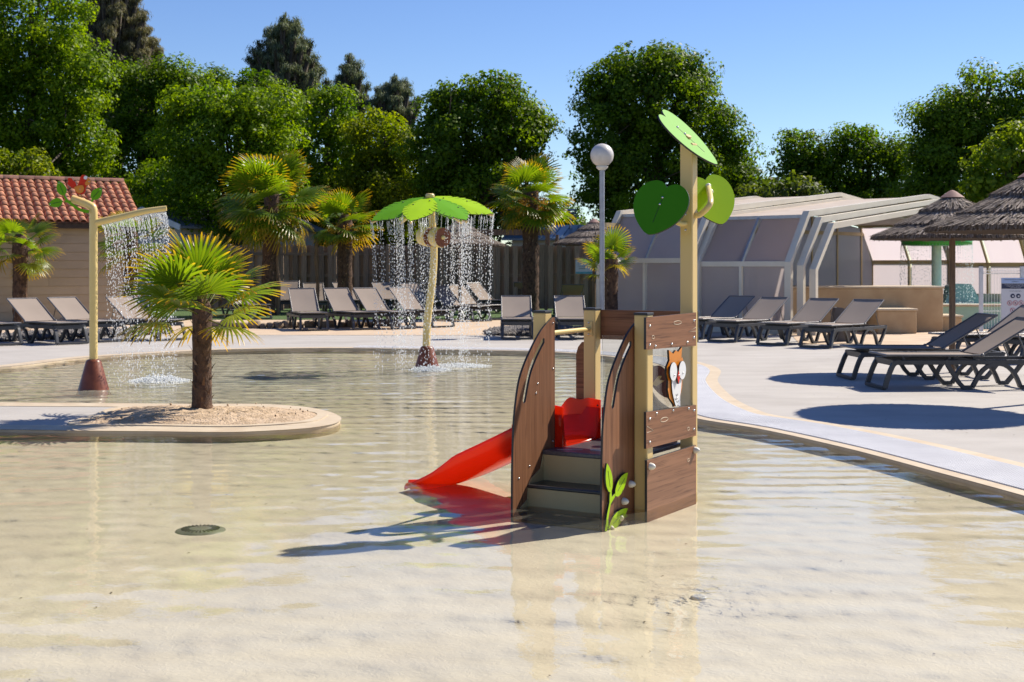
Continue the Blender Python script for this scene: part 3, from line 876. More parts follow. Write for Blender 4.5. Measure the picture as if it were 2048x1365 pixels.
# slide
path = catmull([Vector(p) for p in ((.07, 0, .302), (-.10, 0, .302), (-.25, 0, .27), (-.42, 0, .19), (-.60, 0, .105), (-.80, 0, .015), (-.95, 0, -.035), (-1.15, 0, -.062))], 5)
TC, HW = .80, .255
def wall_h(s):
    if s > -.05: return .20
    if s > -.75: return .150
    return .150 - (.150 - .015) * min(1, (-.75 - s) / .40)
prof_n = []
vs = []; rows = []
for p in path:
    h = wall_h(p.x)
    sec = [(-HW - .02, h - .03), (-HW - .02, h), (-HW, h + .004), (-HW + .012, h - .004), (-HW + .03, .05), (-HW + .07, .008), (0, 0), (HW - .07, .008), (HW - .03, .05), (HW - .012, h - .004), (HW, h + .004), (HW + .02, h), (HW + .02, h - .03)]
    low = [(HW - .005, .03), (HW - .05, -.02), (0, -.028), (-HW + .05, -.02), (-HW + .005, .03)]
    rows.append([(p.x, TC + a, p.z + c) for a, c in sec + low])
nr = len(rows[0]); mb = MB()
vs = [q for r in rows for q in r]; fs = []
for i in range(len(rows) - 1):
    for k in range(nr):
        l = (k + 1) % nr
        fs.append((i * nr + k, (i + 1) * nr + k, (i + 1) * nr + l, i * nr + l))
fs.append(tuple(range(nr))); e = (len(rows) - 1) * nr; fs.append(tuple(range(e, e + nr))[::-1])
mb.add(vs, fs, 0, True)
slide = mb.build('slide', M['red_plastic'], tw)
# raised entrance cheeks
for sgn in (-1, 1):
    y0 = TC + sgn * (HW + .005)
    pts = [(.075, .30), (.075, .555), (-.02, .565), (-.08, .55), (-.16, .56), (-.22, .50), (-.30, .42), (-.30, .22), (-.1, .28)]
    pts = [(p_.x, p_.y) for p_ in catmull([Vector((*p_, 0)) for p_ in pts[1:7]], 4)] + pts[7:] + pts[:1]
    MB().prism([pts], y0 - .008, y0 + .008, lambda a, b, h: (a, h, b)).build('slide_cheek', M['red_plastic'], slide)
bolts(slide, [(.06, TC + HW - .006, .52), (.06, TC + HW - .006, .36)], axis=(0, -1, 0), r=.006, mat='edge')

# leaf plates on the tall post (shaped in a local heart frame, placed in tower space)
def heart(w, l, n=12):
    half = [(0, .40), (.06, .455), (.16, .49), (.27, .47), (.38, .40), (.46, .28), (.49, .12), (.46, -.06), (.37, -.23), (.24, -.37), (.10, -.475), (0, -.51)]
    c = [(p.x, p.y) for p in catmull([Vector((a, b, 0)) for a, b in half], 3)]
    full = c + [(-a, b) for a, b in c[1:-1][::-1]]
    return [(a * w, b * l) for a, b in full]
TWI = Matrix.Rotation(-TH, 3, 'Z')
def heart_plate(center_w, axis_w, normal_w, w, l, mat, vein=True, flip=1):
    """world-space centre/axes turned into tower space; axis points tip->notch"""
    c = TWI @ (Vector(center_w) - Vector((-0.019, 8.16, 0))); y = (TWI @ Vector(axis_w)).normalized()
    z = TWI @ Vector(normal_w); z = (z - y * z.dot(y)).normalized(); x = y.cross(z)
    fn = lambda a, b, h: c + x * a + y * b + z * h
    o = MB().prism([heart(w, l)], -.006, .006, fn, 0, 1).build('leaf_plate', [M[mat], M['edge']], tw)
    if vein:
        MB().tube([fn(0, l * .18, .0065), fn(0, -l * .28, .0065)], .0018, 4).build('leaf_vein', M['line_black'], o)
        for b_ in (.20, .07):
            mb = MB().ball(fn(0, l * b_, .006), .009, 8, 4, axis=z, half=True); mb.build('bolt', M['steel'], o)
    return o, fn
pd = Vector((PR0 + PW / 2, TB + PW / 2, 0))
c1 = at(1318, 417, 8.62)
o1, f1 = heart_plate(c1, (.37, .15, .90), (-.50, -.80, .33), .40, .365, 'leaf_dark')
c2 = at(1425, 400, 9.05)
o2, f2 = heart_plate(c2, (-.30, .28, .90), (.25, -.80, .55), .36, .36, 'leaf_lime', vein=False)
c3 = at(1376, 277, 8.80)
o3, f3 = heart_plate(c3, (-.74, -.02, .67), (.60, -.42, .68), .40, .50, 'leaf_pale')
bolt3 = MB().tube([(pd.x, pd.y, 2.30), f3(0, 0, -.006)], .02, 8).build('leaf_bracket', M['tan_metal'], tw)
# stems
st1 = [Vector((pd.x, TB, 1.725)), Vector((pd.x - .02, TB - .05, 1.725)), Vector((pd.x - .06, TB - .09, 1.76)), f1(0, .03, -.008)]
sA = MB().tube(catmull(st1, 6), .017, 10).build('leaf_stem', M['cream_pipe'], tw)
MB().prism([[(.028 * math.cos(q * math.pi / 8) + pd.x, 1.735 + (.05 if math.sin(q * math.pi / 8) > 0 else -.05) + .028 * math.sin(q * math.pi / 8)) for q in range(16)]], -TB, -TB + .007, lambda a, b, h: (a, -h, b)).build('stem_plate', M['tan_metal'], sA)
bolts(sA, [(pd.x, TB - .007, 1.785), (pd.x, TB - .007, 1.685)], axis=(0, -1, 0), r=.008)
st2 = [Vector((SO, TB + .05, 1.78)), Vector((SO + .04, TB + .05, 1.79)), Vector((SO + .10, TB + .06, 1.86)), f2(.0, .09, .008)]
sB = MB().tube(catmull(st2, 6), .019, 10).build('leaf_stem', M['cream_pipe'], tw)
for b_ in (.03, .115): MB().ball(f2(0, b_ * .5 + .04, .012), .02, 10, 6).build('stem_knob', M['knob'], sB)

# ------------------------------------------------------------------ floor drain and jet nozzle in the pool
dr = gp(401, 1062, FZ)
d = thing('floor_drain', 'round grey-green drain cover set into the pale pool floor', 'drain', (dr.x, dr.y, FZ))
M['drain'] = pmat('drain_cover', (.20, .21, .15), (.13, .14, .10), rough=.5, scale=14)
MB().lathe([(.145, 0), (.14, .006), (.10, .013), (.03, .016), (.0005, .016)], 32).build('cover', M['drain'], d)
for k in range(28):
    a = k * 2 * math.pi / 28
    M3 = Matrix.Rotation(a, 3, 'Z')
    MB().box(M3 @ Vector((.088, 0, .0145)), (.045, .008, .004), M3).build('slot', M['line_black'], d)
jn = thing('floor_jet', 'small bubbling water jet nozzle in the pool floor beside the play tower', 'water jet', (JET.x, JET.y, FZ))
MB().lathe([(.04, 0), (.04, .008), (.025, .014), (.0005, .014)], 20).build('nozzle', M['knob'], jn)

# ------------------------------------------------------------------ shower pole with parrot and leaf umbrella fountain
def sprout_leaf(base, tip, w): return leaf_loop(base, tip, w)
sh = thing('splash_shower', 'cream bent shower pole on a brown cone with red parrot and green leaves', 'water shower', (SHW.x, SHW.y, FZ))
q = lambda px, py, dy=0.0: at(px, py, SHW.y + dy) - Vector((SHW.x, SHW.y, FZ))
MB().lathe([(.205, 0), (.185, .05), (.09, .40), (.075, .42), (.05, .43)], 28).build('cone_base', M['cone'], sh)
top = [Vector((0, 0, .40)), Vector((0, 0, 1.2)), Vector((0, 0, 2.02)), Vector((-.003, .0, q(185, 420).z)), q(180, 412), q(167, 406), q(144, 398)]
MB().tube([Vector((0, 0, .40)), Vector((0, 0, 1.2))] + catmull(top[2:], 6), .048, 16).build('pole', M['cream_pipe'], sh)
arm0 = [Vector((.02, 0, q(190, 446).z)), q(235, 436, .03), q(285, 424, .08), q(333, 417, .12)]
ARM = catmull(arm0, 8)
MB().tube(ARM, [.043 - .010 * i / (len(ARM) - 1) for i in range(len(ARM))], 14).build('spray_arm', M['cream_pipe'], sh)
YB = -.065
def shplate(loop, h0, h1, name, mats, parent):
    return MB().prism([loop], h0, h1, lambda a, b, h: (a, YB - h, b), 0, 1).build(name, mats, parent)
pq = lambda px, py: (q(px, py, YB).x, q(px, py, YB).z)
GL = [M['leaf_mid'], M['edge']]
stem_pts = [Vector((*pq(178, 424), 0)), Vector((*pq(160, 420), 0)), Vector((*pq(145, 410), 0)), Vector((*pq(135, 402), 0)), Vector((*pq(129, 392), 0))]
sp = catmull(stem_pts, 5); w_ = .022
lo_, hi_ = [], []
for i, p in enumerate(sp):
    t = (sp[min(i + 1, len(sp) - 1)] - sp[max(i - 1, 0)]).normalized(); nn = Vector((-t.y, t.x, 0)) * w_ * (.9 - .4 * i / len(sp)) 
    lo_.append((p.x - nn.x, p.y - nn.y)); hi_.append((p.x + nn.x, p.y + nn.y))
br = shplate(lo_ + hi_[::-1], -.008, .006, 'branch', GL, sh)
shplate([pq(144, 408), pq(130, 405), pq(128, 402), pq(140, 401)], -.006, .004, 'branch', GL, sh)
for b_, t_, w in (((129, 392), (117, 362), .115), ((126, 403), (97, 410), .11), ((184, 399), (204, 376), .12)):
    lf = shplate(leaf_loop(pq(*b_), pq(*t_), w), .0, .012, 'branch_leaf', GL, br)
    bb, tt = Vector((*pq(*b_), 0)), Vector((*pq(*t_), 0)); e0 = bb.lerp(tt, .15); e1 = bb.lerp(tt, .7); e2 = bb.lerp(tt, .85)
    MB().tube([(e0.x, YB - .013, e0.y), (e1.x, YB - .013, e1.y)], .003, 4).build('leaf_vein', M['line_black'], lf)
    MB().ball((e2.x, YB - .012, e2.y), .008, 8, 4, axis=(0, -1, 0), half=True).build('bolt', M['steel'], lf)
shplate([pq(182, 402), pq(185, 398), pq(188, 400), pq(185, 405)], -.006, .004, 'branch', GL, sh)
parrot = [(168, 350), (174, 353), (178, 360), (178, 368), (172, 376), (172, 383), (167, 389), (160, 389), (152, 386), (149, 378), (141, 374), (135, 367), (137, 364), (136, 357), (144, 357), (147, 362), (151, 364), (154, 372), (157, 368), (160, 359), (163, 352)]
pb = shplate([(p.x, p.y) for p in catmull([Vector((*pq(*p), 0)) for p in parrot], 2, closed=True)], -.008, .008, 'parrot_figure', [M['red_panel'], M['edge']], sh)
OG = [M['orange'], M['edge']]
shplate(closed_curve([pq(150, 379), pq(151, 374), pq(165, 371), pq(169, 377), pq(166, 385), pq(157, 387)], 3), .009, .017, 'parrot_wing', OG, pb)
shplate(closed_curve([pq(176, 356), pq(181, 359), pq(182, 364), pq(179, 370), pq(172, 371), pq(171, 366), pq(174, 362)], 3), .009, .017, 'parrot_beak', OG, pb)
shplate([(pq(172, 356)[0] + .022 * math.cos(k * .524), pq(172, 356)[1] + .022 * math.sin(k * .524)) for k in range(12)], .010, .019, 'parrot_eye', [M['white_panel'], M['edge']], pb)
shplate([pq(158, 388), pq(163, 388), pq(164, 393), pq(158, 394)], -.006, .006, 'parrot_foot', OG, pb)
for p_ in ((179, 364), (161, 379), (161, 391)):
    a_ = pq(*p_); MB().ball((a_[0], YB - .017, a_[1]), .007, 8, 4, axis=(0, -1, 0), half=True).build('bolt', M['steel'], pb)

um = thing('leaf_fountain', 'umbrella-shaped fountain of bright green palm leaves on a curved cream trunk', 'fountain', (UMB.x, UMB.y, FZ))
uq = lambda px, py, dy=0.0: at(px, py, UMB.y + dy) - Vector((UMB.x, UMB.y, FZ))
MB().lathe([(.205, 0), (.185, .05), (.095, .36), (.08, .38), (.05, .385)], 28).build('cone_base', M['cone'], um)
tp = catmull([Vector((-.01, 0, .36)), uq(855, 640), uq(865, 560), uq(868, 500), uq(864, 440), uq(860, 396)], 6)
MB().tube(tp, [.056 - .006 * i / len(tp) for i in range(len(tp))], 16).build('trunk', M['cream_pipe'], um)
UT = uq(860, 398)
MB().lathe([(.05, 0), (.066, .015), (.066, .055), (.05, .075), (.0005, .08)], 16, c=(UT.x, UT.y, UT.z)).build('trunk_cap', M['cream_pipe'], um)
def frond_loop(Ln, w):
    pts = [(0, .02)]
    n = 9
    up = []
    for i in range(n + 1):
        u = i / n; ww = w * .5 * float(np.interp(u, (0, .2, .45, .65, .8, .92, 1), (.22, .72, 1.0, .92, .66, .34, .10)))
        up.append((u * Ln, ww))
    L1 = []
    for i, (x, y) in enumerate(up):
        L1.append((x, y))
        if 2 <= i <= 8: L1 += [(x + .030, y * .98), (x - .030, y * .55), (x + .040, y * .92)]
    L2 = [(x, -y) for x, y in L1]
    return L1 + [(Ln * 1.05, 0)] + L2[::-1]
UL = []
for k in range(6):
    a = R((-154, -104, -52, -10, 62, 122)[k]); el = R((-20, -21, -20, -13, -18, -18)[k]); roll = R((-22, -4, 8, 26, 0, 0)[k])
    dx = Vector((math.cos(a) * math.cos(el), math.sin(a) * math.cos(el), math.sin(el)))
    sdv = Vector((-math.sin(a), math.cos(a), 0)); up = dx.cross(sdv); Rm = Matrix.Rotation(roll, 3, dx); sdv = Rm @ sdv; up = Rm @ up
    # leaf halves fold slightly along the midrib
    o_ = UT + Vector((0, 0, .03)) + dx * .07
    UL.append((o_, dx, sdv, up))
    loop = frond_loop(.86, .50)
    fn = lambda a_, b_, h, o_=o_, dx=dx, sdv=sdv, up=up: o_ + dx * a_ + sdv * b_ + up * (h - .05 * abs(b_) - .05 * a_ * a_)
    half1 = [p for p in loop if p[1] >= 0] + [(0, 0)]
    half2 = [p for p in loop if p[1] <= 0] + []
    mt = [M['leaf_lime' if k % 2 else 'leaf_mid'], M['edge']]
    lo = MB()
    h1 = [p for p in loop[:len(loop) // 2 + 1]] + [(.5, 0.0), (0, 0)]
    lo.prism([h1], -.005, .005, fn, 0, 1)
    h2 = [(a_, -b_) for a_, b_ in h1]
    lo.prism([h2], -.005, .005, fn, 0, 1)
    lo = lo.build('fountain_leaf', mt, um)
    MB().tube([fn(u, 0, -.022) for u in (0, .3, .6, .9)], .02, 8).build('leaf_rib', M['cream_pipe'], lo)
    for (u, v) in ((.12, .05), (.45, .15), (.75, -.13), (.3, -.14)):
        MB().ball(fn(u, v, .005), .012, 6, 4, axis=up, half=True).build('bolt', M['line_black'], lo)
for (px, py, dy, ax, rr) in ((853, 473, .02, (.66, -.75, -.10), .145), (877, 475, -.20, (.62, -.78, -.05), .145)):
    c = uq(px, py, dy); ax = Vector(ax).normalized()
    mb = MB().lathe([(.06, -.13), (.10, -.125), (rr * .93, -.08), (rr, -.02), (rr, .10), (rr * .97, .105)], 22, mi=0)
    mb.lathe([(rr * .97, .106), (.03, .108), (.0005, .108)], 22, mi=1)
    mb.lathe([(.03, .108), (.03, .125), (.0005, .128)], 12, mi=0)
    qq = ax.to_track_quat('Z', 'Y')
    mb.v = [tuple(c + qq @ Vector(v)) for v in mb.v]
    mb.build('coconut_cup', [M['cream_pipe'], M['cone']], um)

# falling water: chains of drops under gravity
def drops(name, emitters, floor_z, seed, mat, size=(.006, .011), step=.022, start_solid=.25, kind='stuff'):
    rg = np.random.default_rng(seed)
    base = np.array([[1, 0, 0], [-1, 0, 0], [0, 1, 0], [0, -1, 0], [0, 0, 1], [0, 0, -1]], np.float32)
    ft = np.array([[0, 2, 4], [2, 1, 4], [1, 3, 4], [3, 0, 4], [2, 0, 5], [1, 2, 5], [3, 1, 5], [0, 3, 5]])
    V, F = [], []; k = 0
    for (p, v) in emitters:
        p = np.array(p); v = np.array(v); t = 0.0
        T = (v[2] + math.sqrt(v[2] ** 2 + 2 * 9.8 * (p[2] - floor_z))) / 9.8
        wob = rg.uniform(-.02, .02, 2)
        while t < T:
            sp_ = math.hypot(math.hypot(v[0], v[1]), v[2] - 9.8 * t) + .4
            pos = p + v * t + np.array([0, 0, -4.9 * t * t])
            fr = t / T
            pos[:2] += wob * fr + rg.normal(0, .012 * fr + .001, 2)
            pos[2] += rg.normal(0, .02 * fr)
            s = rg.uniform(*size) * (1.0 if fr > start_solid else .7)
            st = 4.5 if fr < start_solid else rg.uniform(1.3, 3.2)
            V.append(base * np.array([s, s, s * st]) + pos); F.append(ft + 6 * k); k += 1
            t += (step if fr > start_solid else step * .6) / sp_ * rg.uniform(.7, 1.5) * (1 + fr * 1.2)
    return tag(np_mesh(name, np.concatenate(V), np.concatenate(F), mat, smooth=True), kind=kind)
M['drop'] = translucent('water_drops', (.80, .82, .85), (.95, .97, 1.0), f=.5, rough=.05, spec=1.0, clear=.35)
base = Vector((SHW.x, SHW.y, FZ))
em = []
rg = random.Random(5)
for k in range(78):
    u = .12 + .86 * k / 77
    i = int(u * (len(ARM) - 1)); p = base + ARM[i].lerp(ARM[min(i + 1, len(ARM) - 1)], u * (len(ARM) - 1) - i) + Vector((0, .0, -.04))
    em.append((p, (.10 + rg.uniform(-.05, .05), rg.choice((.25, .55, .85)) + rg.uniform(-.08, .08), rg.uniform(-.3, -.1))))
drops('falling_water', em, WZ, 11, M['drop'], size=(.003, .0066), step=.030)
ub = Vector((UMB.x, UMB.y, FZ)); em = []
for (o_, dx, sdv, up) in UL:
    for j in range(25):
        u = rg.uniform(.3, .90); v = rg.choice((-1, 1)) * .22 * (math.sin(math.pi * (u * .9 + .05)) ** .6) * rg.uniform(.75, 1.0)
        if j < 5: u, v = .90, rg.uniform(-.05, .05)
        p = ub + o_ + dx * u + sdv * v + up * (-.02 - .05 * abs(v) - .05 * u * u)
        em.append((p, (dx.x * -.12 + rg.uniform(-.04, .04), dx.y * -.12 + rg.uniform(-.04, .04), -.3)))
drops('falling_water', em, WZ, 12, M['drop'], size=(.0034, .0074), step=.034)
# foam where the water lands
M['foam'] = translucent('foam', (.82, .84, .84), (.9, .92, .92), f=.4, rough=.5)
def foam(name, c, rx, ry, count, seed, h=.05):
    rg = np.random.default_rng(seed)
    base = np.array([[1, 0, 0], [-1, 0, 0], [0, 1, 0], [0, -1, 0], [0, 0, 1], [0, 0, -1]], np.float32)
    ft = np.array([[0, 2, 4], [2, 1, 4], [1, 3, 4], [3, 0, 4], [2, 0, 5], [1, 2, 5], [3, 1, 5], [0, 3, 5]])
    r = np.sqrt(rg.uniform(0, 1, count)) * rg.uniform(.4, 1, count); a = rg.uniform(0, 6.283, count)
    pos = np.stack([c.x + r * np.cos(a) * rx, c.y + r * np.sin(a) * ry, WZ + np.abs(rg.normal(0, 1, count)) * h * (1.1 - r)], 1)
    s = rg.uniform(.004, .014, count)
    V = (base[None] * s[:, None, None] + pos[:, None, :]).reshape(-1, 3)
    F = (ft[None] + 6 * np.arange(count)[:, None, None]).reshape(-1, 3)
    return tag(np_mesh(name, V, F, M['foam'], smooth=True), kind='stuff')
fc = gp(318, 763, WZ); foam('splash_foam', fc, .42, .40, 2600, 1, .035)
foam('splash_foam', gp(860, 741, WZ), .34, .35, 1500, 2, .03)
foam('splash_foam', gp(915, 733, WZ), .55, .45, 1700, 3, .02)

# ------------------------------------------------------------------ sun loungers
def make_lounger(name, ang):
    root = thing(name, 'taupe sling sun lounger with dark grey plastic frame', 'sun lounger')
    A = M['anthracite']
    W = .30
    for sg in (-1, 1):
        y = sg * W
        MB().bar((.10, y, .318), (1.98, y, .318), .045, .055).build('side_rail', A, root, bevel=.006)
        pts = [(.74, .345), (.775, .27), (.90, .08), (.955, .022), (1.06, .022)]
        arch = [(1.06, .022), (1.10, .09), (1.155, .185), (1.24, .262), (1.35, .295), (1.46, .278), (1.545, .215), (1.605, .12), (1.645, .022)]
        end = [(1.645, .022), (1.745, .022), (1.83, .12), (1.925, .24), (1.975, .345)]
        for i, ps in enumerate((pts, arch, end)):
            P = [Vector((a, y, b)) for a, b in ps]
            if i == 1: P = catmull(P, 2)
            MB().sweep(P, .05, .044, (0, 1, 0)).build('leg', A, root)
        MB().sweep(catmull([Vector((.19, y, .325)), Vector((.12, y, .30)), Vector((.06, y, .17)), Vector((.01, y * 1.04, .02))], 3), .05, .05, (0, 1, 0)).build('foot_leg', A, root)
    MB().bar((.005, -W * 1.04, .022), (.005, W * 1.04, .022), .05, .04).build('foot_bar', A, root, bevel=.005)
    MB().bar((.13, -W, .315), (.13, W, .315), .05, .075).build('end_rail', A, root, bevel=.006)
    MB().bar((1.05, -W, .30), (1.05, W, .30), .05, .04).build('cross_rail', A, root)
    MB().bar((1.96, -W, .32), (1.96, W, .32), .05, .05).build('cross_rail', A, root)
    # seat sling with tube edges
    HX, HZ = 1.17, .395
    n = 8
    def slingpatch(p0, p1, w, sag):
        vs, fs = [], []
        for i in range(n + 1):
            u = i / n
            for j in range(5):
                v = j / 4
                p = p0.lerp(p1, u); p = p + Vector((0, (v - .5) * 2 * w, 0)); nrm = Vector((-(p1 - p0).z, 0, (p1 - p0).x)).normalized()
                p = p - nrm * sag * math.sin(math.pi * u) * math.sin(math.pi * v)
                vs.append(p)
        for i in range(n):
            for j in range(4):
                a = i * 5 + j; fs.append((a, a + 5, a + 6, a + 1))
        nv = len(vs)
        nrm = Vector((-(p1 - p0).z, 0, (p1 - p0).x)).normalized()
        vs2 = vs + [v - nrm * .004 for v in vs]
        fs2 = fs + [tuple(x + nv for x in f[::-1]) for f in fs]
        return MB().add(vs2, fs2, 0, True)
    p0, p1 = Vector((.06, 0, .40)), Vector((HX, 0, HZ))
    seat = slingpatch(p0, p1, .298, .012).build('seat', M['sling'], root)
    for sg in (-1, 1):
        MB().tube([(.03, sg * .305, .402), (HX, sg * .305, HZ)], .014, 8).build('seat_tube', M['alu'], seat)
    MB().tube([(.04, -.305, .402), (.04, .305, .402)], .014, 8).build('seat_tube', M['alu'], seat)
    for x in (.25, .8, 1.1):
        MB().bar((x, -.28, .362), (x, .28, .362), .03, .03).build('seat_spacer', A, root)
    ca, sa = math.cos(ang), math.sin(ang)
    b0 = Vector((HX + .03, 0, HZ + .01)); b1 = b0 + Vector((ca, 0, sa)) * .80
    back = slingpatch(b0, b1, .298, .010).build('backrest', M['sling'], root)
    for sg in (-1, 1):
        MB().tube([b0 + Vector((-.03, sg * .308, -.01)), b1 + Vector((0, sg * .308, 0))], .014, 8).build('back_tube', M['alu'], back)
        MB().ball((HX + .01, sg * .318, HZ + .004), .024, 10, 6).build('hinge', M['alu'], back)
        MB().tube([b0.lerp(b1, .62) + Vector((0, sg * .27, -.01)), Vector((HX + .62 * ca * .8 + .16, sg * .27, .34))], .009, 6).build('strut', M['alu'], back)
    MB().tube([b1 + Vector((0, -.308, 0)), b1 + Vector((0, .308, 0))], .014, 8).build('back_tube', M['alu'], back)
    return root
LP = {a: make_lounger('sun_lounger', R(a)) for a in (31, 40, 46)}
used = set()
def lounger(pxy, head_px, ang, label, group, D=None):
    """pxy: pixel of foot-bar centre on the ground; head_px: heading in degrees (0 = +X, 90 = away)"""
    p = gp(*pxy) if D is None else Vector((at(pxy[0], 533, D).x, D, 0))
    o = LP[ang] if ang not in used else dup(LP[ang])
    used.add(ang)
    o.location = (p.x, p.y, .006); o.rotation_euler = (0, 0, R(head_px))
    tag(o, label, 'sun lounger', group)
    return o
GA, GB, GC, GD, GE = 'loungers along the siding building', 'lounger row by the stone border', 'loungers on the turf', 'loungers in front of the pool enclosure', 'loungers under the near straw parasols'
lounger((12, 692.5), 138, 31, 'end lounger of the row along the siding wall, beside the one before the palm', GA)
lounger((146, 690), 138, 31, 'lounger with sunlit backrest in front of the palm by the siding building', GA)
lounger((226, 685), 138, 31, 'lounger with palm frond shadow on its backrest behind the shower pole', GA)
lounger((345, 682), 138, 31, 'lounger behind the falling shower water and the sand-bed palm', GA)
lounger((629, 663), 108, 40, 'first lounger of the row by the stone border, beside the tallest palm', GB)
lounger((733, 661), 120, 40, 'second lounger of the stone border row, counting from the tallest palm', GB)
lounger((808, 659.5), 126, 40, 'third lounger of the stone border row, counting from the tallest palm', GB)
lounger((887, 656), 130, 40, 'fourth lounger of the stone border row, counting from the tallest palm', GB)
lounger((965, 644), 133, 40, 'lounger with the straw parasol pole standing at its backrest', GB)
lounger((998, 641), 133, 40, 'lounger just beyond the parasol pole lounger, by the turf edge', GB)
lounger((1028, 628), 136, 40, 'lounger on the turf beside the trunk of the flowering palm', GC)
lounger((1036, 680.5), 91, 31, 'empty lounger facing the pool before the gravel bed with plain sunlit backrest', GB)
lounger((1149, 680.5), 91, 31, 'lounger before the gravel bed with palm frond shadow on its backrest', GB)
# turf rows
for (px, py, hd, ang, lab) in ((580, 628, 100, 46, 'lounger on the turf showing above the first border lounger'), (640, 630, 105, 40, 'lounger on the turf at the palm support stake'),
        (522, 640, 125, 40, 'lounger on the turf beside the tallest palm trunk'), (728, 627, 120, 40, 'lounger on the turf behind the shorter palm trunk'),
        (800, 626, 115, 40, 'lounger on the turf behind the fountain spray'), (880, 632, 125, 40, 'lounger on the turf next to the far straw parasol pole'),
        (960, 614, 90, 46, 'shaded lounger against the board fence between far parasol and flowering palm'), (1029, 614, 90, 46, 'shaded lounger with light stripes against the board fence beside the flowering palm'),
        (1121, 614, 90, 46, 'shaded lounger against the board fence next to the timber post'), (1186, 614, 90, 46, 'shaded lounger against the board fence under the depth notice'),
        (770, 616, 95, 40, 'shaded lounger against the board fence behind the fountain spray')):
    lounger((px, py), hd, ang, lab, GC)
o = lounger((1128, 630), -84, 40, 'lounger seen from behind with glowing backlit sling near the timber post', GC)
o = lounger((1055, 618), -95, 40, 'lounger seen from behind at the flowering palm trunk', GC)
# right side
lounger((1378, 679), 47, 31, 'end lounger before the enclosure panels, farthest from the ochre wall', GD)
lounger((1443, 685), 47, 31, 'lounger before the enclosure panels, second farthest from the ochre wall', GD)
lounger((1543, 691.5), 47, 31, 'third lounger before the enclosure, with grey cover behind its backrest', GD)
lounger((1630, 697), 46, 31, 'lounger before the ochre wall with its end arch fully visible', GD)
lounger((1690, 757.5), 4, 31, 'farther of two side-on loungers, half shaded by the straw parasol', GE)
lounger((1750, 776.5), 4, 31, 'nearer of two side-on loungers standing fully in the sun on the deck', GE)
lounger((1880, 722), 22, 31, 'lounger with shaded backrest in front of the rules sign', GE)
lounger((2010, 727), 22, 31, 'outermost lounger near the rules sign, beside the one with shaded backrest', GE)
# cover draped behind a lounger
cv = at(1676, 640, 26.0)
mb = MB().prism([closed_curve([(-.18, 0), (.20, 0), (.17, .35), (.13, .60), (.0, .66), (-.08, .62), (-.13, .3)], 4)], -.12, .12, lambda a, b, h: (a, h, b))
tag(mb.build('towel_cover', pmat('grey_cover', (.14, .135, .135), rough=.8, scale=3), loc=(cv.x, cv.y, .0), bevel=.03), 'grey cover standing behind the loungers before the ochre wall', 'cover')

